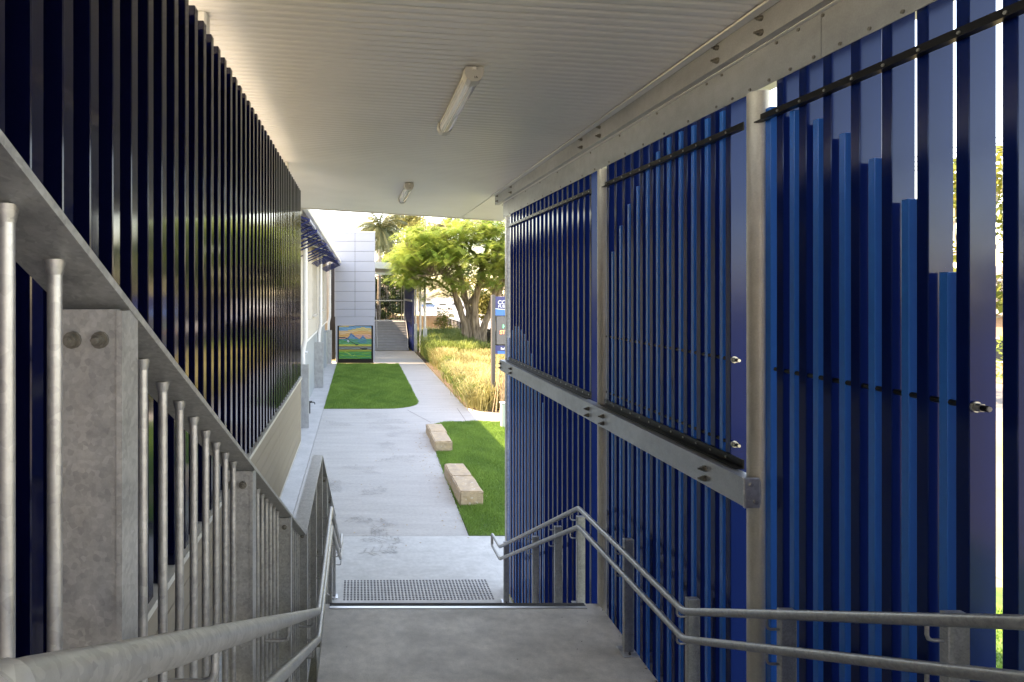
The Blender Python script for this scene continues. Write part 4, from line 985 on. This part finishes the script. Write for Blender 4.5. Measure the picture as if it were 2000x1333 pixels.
# --- the spreading poinciana
def poinciana():
    rnd = random.Random(21); rs = np.random.RandomState(21)
    t = thing('poinciana_tree', (7.8, 40.2, 0), 'big spreading feathery tree with several furrowed stems in the garden bed', 'tree')
    tk = MB(); nodes = []
    def limb(pts, r):
        r *= 0.8; q = [Vector(pts[0])]
        for a, b in zip(pts[:-1], pts[1:]):
            a = Vector(a); b = Vector(b)
            for i in range(1, 4): q.append(a.lerp(b, i/3)+Vector((rnd.uniform(-1, 1), rnd.uniform(-1, 1), rnd.uniform(-.6, .6)))*(b-a).length*0.05*(i < 3))
        n = len(q); tk.tube(q, [max(0.03, r*(1-0.78*i/(n-1))) for i in range(n)], 12)
        for i, p in enumerate(q):
            if p.z > 3.5: nodes.append((p, max(0.03, r*(1-0.78*i/(n-1)))))
        return q
    limb([(7.55, 40.2, -.2), (7.55, 40.2, 0.5), (7.35, 40.2, 1.9)], 0.62); limb([(8.1, 40.1, -.2), (8.05, 40.1, 0.6), (8.0, 40.0, 2.1)], 0.68); limb([(8.35, 40.3, -.2), (8.35, 40.2, 0.5), (8.55, 40.1, 1.7)], 0.5)
    limb([(7.45, 40.1, -.1), (7.25, 40.1, 1.6), (6.85, 40.2, 3.6), (6.2, 40.2, 5.2), (4.9, 39.6, 6.2), (3.4, 39.2, 6.6)], 0.36)
    limb([(7.75, 40.0, -.1), (7.7, 40.1, 1.6), (7.35, 40.5, 3.8), (6.9, 41.2, 6.0), (5.8, 41.8, 8.0), (4.8, 42, 8.7)], 0.36)
    limb([(8.0, 39.8, -.1), (7.95, 39.8, 1.7), (7.8, 39.6, 3.6), (8.1, 39.4, 5.6), (8.6, 39.0, 7.6), (8.4, 38.6, 9.0)], 0.42)
    limb([(8.25, 40.0, -.1), (8.35, 39.9, 1.6), (8.9, 39.6, 3.6), (9.3, 39.2, 5.2), (10.4, 38.5, 7.2), (11.4, 38, 8.2)], 0.34)
    limb([(8.4, 40.5, -.1), (8.6, 40.6, 1.5), (9.4, 41.0, 3.8), (10.6, 41.6, 6.0), (12.4, 42, 7.6)], 0.32)
    limb([(7.55, 40.3, 0), (7.35, 40.6, 2.0), (6.6, 41.0, 4.3), (5.4, 41.2, 5.2), (3.9, 41.0, 5.5)], 0.20)
    limb([(7.5, 40.2, 3.6), (8.3, 40.0, 4.7), (9.6, 39.8, 5.1), (10.6, 39.5, 5.6)], 0.20)
    limb([(6.3, 40.1, 5.0), (7.2, 39.0, 6.6), (7.5, 38.2, 8.0), (7.2, 37.5, 8.9)], 0.16)
    limb([(8.3, 39.2, 6.2), (7.4, 38.6, 7.0), (6.4, 38.0, 8.2), (5.4, 37.6, 8.6)], 0.15)
    limb([(8.4, 39.2, 6.4), (9.4, 38.4, 7.4), (10.0, 37.8, 8.8)], 0.14)
    limb([(7.4, 40.4, 3.6), (6.6, 39.2, 5.0), (5.6, 38.0, 5.5), (4.6, 37.3, 5.4)], 0.15)
    pads = []
    for i in range(330):
        a = rnd.uniform(0, 2*math.pi); r = 7.2*math.sqrt(rnd.random()); x = 8.3+r*math.cos(a); y = 40.0+0.75*r*math.sin(a)
        if x < 2.5: x = rnd.uniform(2.7, 9)
        zt = 9.75-0.062*r*r-(0.25*max(0, 4.5-x))
        pads.append(Vector((x, y, zt-abs(rnd.gauss(0, 0.55)))))
    for i in range(120):                  # lower skirts, heavier towards the left
        x = rnd.uniform(2.7, 6.6); y = rnd.uniform(36.5, 42); pads.append(Vector((x, y, rnd.uniform(5.0, 7.6)-0.12*(x-2.7))))
    for i in range(95):                 # foliage hanging in front of the right hand limbs
        pads.append(Vector((rnd.uniform(6.4, 12.5), rnd.uniform(36.0, 39.5), rnd.uniform(6.1, 9.1))))
    for i in range(40):
        pads.append(Vector((rnd.uniform(7.6, 12.0), rnd.uniform(35.8, 39), rnd.uniform(4.8, 6.6))))
    for i in range(70):
        pads.append(Vector((rnd.uniform(2.8, 7.0), rnd.uniform(35.5, 39), rnd.uniform(6.6, 8.6))))
    for i in range(6): pads.append(Vector((rnd.uniform(4.6, 6.2), rnd.uniform(40, 43), rnd.uniform(3.7, 4.6))))
    for p in pads:
        q, r = min(nodes, key=lambda n: (n[0]-p).length+0.5*max(0, n[0].z-p.z))
        branch_tube(tk, q, p, min(r*0.5, 0.055), 0.012, rnd, 5, 0.12, 4, 0.08)
    tk.build('trunk', M['bark'], t)
    # feather leaves: a rachis carrying paired pinnae, each a thin quad
    V = []; T = []
    for p in pads:
        tone = rnd.gauss(0.45, 0.2)
        for k in range(30):
            a = rnd.uniform(0, 2*math.pi); L = rnd.uniform(0.46, 0.74); c = p+Vector((rnd.gauss(0, .34), rnd.gauss(0, .34), rnd.gauss(0, .13)))
            d = Vector((math.cos(a), math.sin(a), rnd.uniform(-0.55, 0.15))).normalized(); s = d.cross(Vector((0, 0, 1))).normalized()
            tt = min(1, max(0, tone+rnd.gauss(0, 0.14)))
            for j in range(7):
                u = 0.12+0.86*j/6; b = c+d*L*u+Vector((0, 0, -0.28*L*u*u)); w = L*0.30*math.sin(math.pi*(0.16+0.8*u))
                for g in (1, -1):
                    e = b+(s*g*0.9+d*0.45).normalized()*w+Vector((0, 0, -0.12*w)); h = d*L*0.036
                    V += [b-h, b+h, e+h*0.6, e-h*0.6]; T.append(tt)
    V = np.array([tuple(v) for v in V], dtype=np.float32)
    bulk('crown', V, np.arange(len(V)).reshape(-1, 4), M['poin'], T, t)
poinciana()

def leafy_tree(name, base, h, cr, label, m, bark='bark2', seed=1, group=None, nclump=60, nleaf=90, size=0.35, low=0.35, flat=0.8, squash=1.0, aspect=2.2, droop=0.2, trunk_r=None):
    rnd = random.Random(seed); b = Vector(base)
    t = thing(name, base, label, 'tree', group)
    mb = MB(); tr = trunk_r or h*0.022
    top = b+Vector((rnd.uniform(-.4, .4), rnd.uniform(-.4, .4), h*0.62))
    pts = branch_tube(mb, b-Vector((0, 0, .1)), top, tr, tr*0.5, rnd, 9, 0.05, 6)
    cs = []; rads = []
    for i in range(nclump):
        a = rnd.uniform(0, 2*math.pi); q = rnd.random()**0.5
        zz = low+(1-low)*rnd.random(); prof = math.sin(math.pi*min(1, max(0.05, (zz-low)/(1-low)*0.86+0.12)))**0.6
        cs.append((b.x+math.cos(a)*cr*q*prof, b.y+math.sin(a)*cr*q*prof*squash, b.z+h*zz)); rads.append(cr*rnd.uniform(0.16, 0.30))
    for c in cs[:int(nclump*0.6)]:
        s = pts[min(len(pts)-1, max(2, int(len(pts)*rnd.uniform(0.5, 1))))]
        branch_tube(mb, s, c, tr*0.28, 0.015, rnd, 5, 0.12, 3, 0.05)
    mb.build('trunk', M[bark], t)
    leaf_cloud('crown', cs, rads, nleaf, size, m, t, seed, flat, aspect, droop)
    return t
leafy_tree('gum_tree', (5.3, 62, 0), 12.4, 4.0, 'tall loose olive gum tree rising behind the feathery tree', M['gum'], seed=5, nclump=95, nleaf=110, size=0.34, low=0.55, aspect=3.2, droop=0.6)
leafy_tree('screen_tree', (2.6, 57, 0), 7.2, 2.3, 'dark dense tree behind the far canopy and bar screen', M['dkleaf'], seed=6, nclump=60, nleaf=110, size=0.3, low=0.12)
leafy_tree('screen_tree', (0.9, 55.5, 0), 6.0, 1.9, 'dark bushy tree half hidden by the white tower', M['dkleaf'], seed=8, nclump=50, nleaf=110, size=0.3, low=0.1)
leafy_tree('screen_tree', (3.9, 66, 0), 8.6, 2.4, 'dark narrow tree between the palm and the gum', M['dkleaf'], seed=12, nclump=60, nleaf=90, size=0.32, low=0.2)
def palm(base, h, label, seed):
    rnd = random.Random(seed); b = Vector(base); t = thing('palm_tree', base, label, 'palm tree')
    MB().tube([b+Vector((0, 0, -.1)), b+Vector((.05, 0, h*0.5)), b+Vector((0.1, 0, h*0.82))], [0.22, 0.17, 0.15], 12).build('trunk', M['bark2'], t)
    MB().tube([b+Vector((0.1, 0, h*0.82)), b+Vector((0.1, 0, h*0.9)), b+Vector((.1, 0, h))], [0.15, 0.19, 0.08], 10).build('crown_shaft', M['dkleaf'], t)
    V = []; T = []; c = b+Vector((0.1, 0, h)); st_ = MB()
    for k in range(40):
        a = 2*math.pi*k/40*2.4+rnd.uniform(-.2, .2); el = rnd.uniform(-0.5, 1.35); L = rnd.uniform(2.3, 3.3)
        d = Vector((math.cos(a)*math.cos(el), math.sin(a)*math.cos(el), math.sin(el)))
        n = 22; p = [c]; 
        for i in range(n):
            d = (d+Vector((0, 0, -0.085))).normalized(); p.append(p[-1]+d*L/n)
        st_.tube(p[::3], [max(0.006, 0.03*(1-i/8)) for i in range(len(p[::3]))], 4)
        tt = min(1, max(0, rnd.gauss(0.45, 0.2)))
        for i in range(2, n):
            dd = (p[i+1]-p[i]).normalized(); s = dd.cross(Vector((0, 0, 1))).normalized(); ll = 0.85*math.sin(math.pi*min(1, 0.15+0.8*i/n))
            for g in (1, -1):
                for jj in (0, 0.5):
                    q = p[i]+(p[i+1]-p[i])*jj
                    e = q+(s*g*0.75+dd*0.6+Vector((0, 0, -0.55-rnd.random()*0.3))).normalized()*ll; h_ = dd*0.032
                    V += [q-h_, q+h_, e+h_*0.3, e-h_*0.3]; T.append(min(1, max(0, tt+rnd.gauss(0, .1))))
    st_.build('frond_stalk', M['palm'], t)
    V = np.array([tuple(v) for v in V], dtype=np.float32); bulk('frond', V, np.arange(len(V)).reshape(-1, 4), M['palm'], T, t)
palm((1.85, 53.5, 0), 10.0, 'tall palm with drooping fronds behind the white tower', 3)
# young shrub in the bed
sb = thing('young_shrub', (6.9, 47.3, 0), 'young leafy shrub above the grass in front of the timber fence', 'shrub')
mb = MB(); rnd = random.Random(3); cs = []
for k in range(9):
    e = Vector((6.9+rnd.uniform(-.75, .75), 47.3+rnd.uniform(-.5, .5), rnd.uniform(1.3, 2.7))); branch_tube(mb, (6.9, 47.3, 0), e, 0.03, 0.01, rnd, 5, .1, 3); cs.append(tuple(e))
mb.build('stem', M['bark2'], sb); leaf_cloud('foliage', cs+[(6.9, 47.3, 1.9), (6.6, 47.2, 2.2), (7.2, 47.3, 1.5)], 0.48, 70, 0.17, M['yleaf'], sb, 5)

# ------------------------------------------------------------------ street side: trees, houses, hedge, cars (seen between trunks, through the screen gap and mirrored in the slats)
k = 0
for (x, y, h, cr, lab, m) in ((25.5, 24.5, 9.6, 3.6, 'yellow green street tree glimpsed through the gap in the nearest screen', 'yleaf'), (13.2, 57, 8.2, 3.4, 'leafy street tree just beyond the fence behind the trunk', 'gum'), (30, 52, 9, 4.2, 'round street tree across the road beyond the sign', 'gum'),
                              (11.8, 49, 6.4, 2.6, 'low leafy street tree pressed against the fence right of the trunk', 'gum'), (24, 66, 8.5, 4.0, 'street tree across the road far behind the feathery tree', 'gum'), (34, 96, 11, 5, 'tall hazy tree far up the street', 'gum'),
                              (22, 118, 9, 4.5, 'dark tree at the far end of the street', 'dkleaf'), (13, 128, 10, 4.5, 'pale tree beyond the paling fence and car park', 'gum'), (27, 38, 8.5, 3.4, 'olive street tree mirrored in the long slat screen', 'yleaf'),
                              (27, -9, 7.5, 4.2, 'street tree behind the camera mirrored in the nearest slats', 'gum'), (33, -22, 8.5, 4.8, 'large dark street tree behind the camera on the right', 'dkleaf')):
    k += 1
    leafy_tree('street_tree', (x, y, 0), h, cr, lab, M[m], seed=30+k, group='trees along the street', nclump=46, nleaf=70, size=0.42, low=0.3)
def house(x, y, w, d, h, label, wallm):
    t = thing('house', (x, y, 0), label, 'house', 'houses across the street')
    MB().box(x, x+w, y, y+d, 0, h).build('wall', M[wallm], t)
    e = 0.5; rz = h+min(w, d)*0.28
    if w > d: v = [(x-e, y-e, h), (x+w+e, y-e, h), (x+w+e, y+d+e, h), (x-e, y+d+e, h), (x+d*.4, y+d/2, rz), (x+w-d*.4, y+d/2, rz)]; f = [(0, 1, 5, 4), (2, 3, 4, 5), (1, 2, 5), (3, 0, 4), (3, 2, 1, 0)]
    else: v = [(x-e, y-e, h), (x+w+e, y-e, h), (x+w+e, y+d+e, h), (x-e, y+d+e, h), (x+w/2, y+w*.4, rz), (x+w/2, y+d-w*.4, rz)]; f = [(0, 1, 4), (1, 2, 5, 4), (2, 3, 5), (3, 0, 4, 5), (3, 2, 1, 0)]
    v = [(a, b, c+0.004) for a, b, c in v]; MB().add(v, f).build('roof', M['tile'], t)
    for yy in (y+d*0.2, y+d*0.6):
        wn = MB().box(x-0.04, x-0.002, yy, yy+1.6, 1.0, 2.2).build('window', M['white'], t)
        MB().box(x-0.046, x-0.0405, yy+0.08, yy+1.52, 1.08, 2.12).build('pane', M['glass'], wn)
house(31, 26, 9, 12, 3.3, 'brick house glimpsed through the gap in the nearest screen', 'brick')
house(34, -16, 9, 13, 3.2, 'cream house behind the camera across the street', 'cream')
house(36, 66, 9, 12, 3.3, 'cream house across the street beyond the sign', 'cream')
house(5, 168, 14, 9, 3.4, 'pale house at the far end of the street', 'cream')
hg = thing('hedge', (24.5, 30, 0), 'clipped green hedge in front of the brick house', 'hedge')
cs = [(24.5+random.uniform(-.5, .5), 19+0.5*i, random.uniform(1.2, 2.9)) for i in range(34)]
leaf_cloud('foliage', cs, 0.75, 110, 0.22, M['ggrass'], hg, 9); MB().tube([(24.5, 22, 0), (24.5, 22, 1.5)], 0.06, 6).build('stem', M['bark2'], hg)
vg = MB().add([(10, 4, -0.02), (22, 4, -0.02), (22, 60, -0.02), (10, 60, -0.02)], [(0, 1, 2, 3)]); struct('verge', vg, M['terrain'])
def car(x, y, rot, m, label):
    t = thing('parked_car', (x, y, 0), label, 'car', 'cars parked far down the street')
    Rm = Matrix.Translation((x, y, 0)) @ Matrix.Rotation(rot, 4, 'Z')
    body = [(-2.2, .35), (-2.2, .75), (-2.0, .92), (-1.1, .98), (-0.55, 1.42), (0.9, 1.46), (1.6, .98), (2.15, .9), (2.25, .55), (2.2, .35)]
    mb = MB().prism(body, 'x', -0.85, 0.85); mb.v = [tuple(Rm @ Vector(v)) for v in mb.v]; mb.build('body', M[m], t)
    gl = MB().prism([(-1.0, 1.0), (-0.52, 1.38), (0.87, 1.40), (1.45, 1.0)], 'x', -0.86, 0.86); gl.v = [tuple(Rm @ Vector(v)) for v in gl.v]; gl.build('window', M['glass'], t)
    for sx in (-.78, .78):
        for sy in (-1.35, 1.4):
            wm = MB().tube([Rm @ Vector((sx-.1, sy, .32)), Rm @ Vector((sx+.1, sy, .32))], 0.32, 12); wm.build('wheel', M['rubber'], t)
car(20.5, 140, R(60), 'car_white', 'white car far off between the tree stems')
car(18.2, 150, R(75), 'car_blue', 'blue car far off beside the white one')
car(24.5, 146, R(80), 'car_silver', 'silver car far off to the right of the white one')
car(13.2, 78, R(10), 'car_silver', 'silver car parked just behind the grey fence')
# power lines over the street
pw = thing('power_line', (18, 30, 0), 'timber power pole with thin wires over the street', 'power pole')
MB().tube([(18.5, 58, 0), (18.5, 58, 9.6)], [0.16, 0.11], 10).build('pole', M['bark2'], pw)
MB().box(17.4, 19.6, 57.9, 58.0, 9.0, 9.12).build('cross_arm', M['timber'], pw)
for dx in (-1.0, -0.3, 0.4, 1.0):
    MB().tube([(18.5+dx, 58-9.2*i, 9.15-0.5*math.sin(math.pi*i/10)) for i in range(11)], 0.012, 4).build('wire', M['black'], pw)

# ------------------------------------------------------------------ litter: dry leaves on the concrete and grass
lv = thing('fallen_leaves', (1, 15, 0), 'scattered small dry leaves on the concrete path and slab', 'leaves')
mb = MB(); rnd = random.Random(9)
for i in range(300):
    x, y = rnd.uniform(-1.2, 2.0), rnd.uniform(9.3, 21)
    if i > 200: x, y = rnd.uniform(1.6, 2.05), rnd.uniform(11, 20)
    if 60 < i < 200: y = rnd.uniform(22, 44); x = rnd.uniform(2.7, 4.08)
    if 0 < i < 8: x = rnd.uniform(2.6, 4.2); y = rnd.uniform(11, 17)
    s = rnd.uniform(.012, .03); a = rnd.uniform(0, 6.28); c, n = math.cos(a)*s, math.sin(a)*s
    z = 0.012 if x < 2.2 or y > 20 else 0.06
    mb.add([(x-c, y-n, z), (x+n*.5, y-c*.5, z-.006), (x+c, y+n, z+.004), (x-n*.5, y+c*.5, z-.004)], [(0, 1, 2, 3)])
mb.build('leaf', M['dry'], lv, kind='stuff')
mb = MB()
for i in range(46):                     # grit and leaf bits caught along the landing edge
    y = rnd.uniform(3.8, 5.3); x = 2.185-abs(rnd.gauss(0, .018)) if i < 34 else rnd.uniform(-.1, 2.0); q = rnd.uniform(.004, .011); a = rnd.uniform(0, 6.28); c, n = math.cos(a)*q, math.sin(a)*q
    mb.add([(x-c, y-n, MZ+.003), (x+n*.5, y-c*.5, MZ+.001), (x+c, y+n, MZ+.004), (x-n*.5, y+c*.5, MZ+.001)], [(0, 1, 2, 3)])
mb.build('landing_debris', M['soil'], st, kind='stuff')
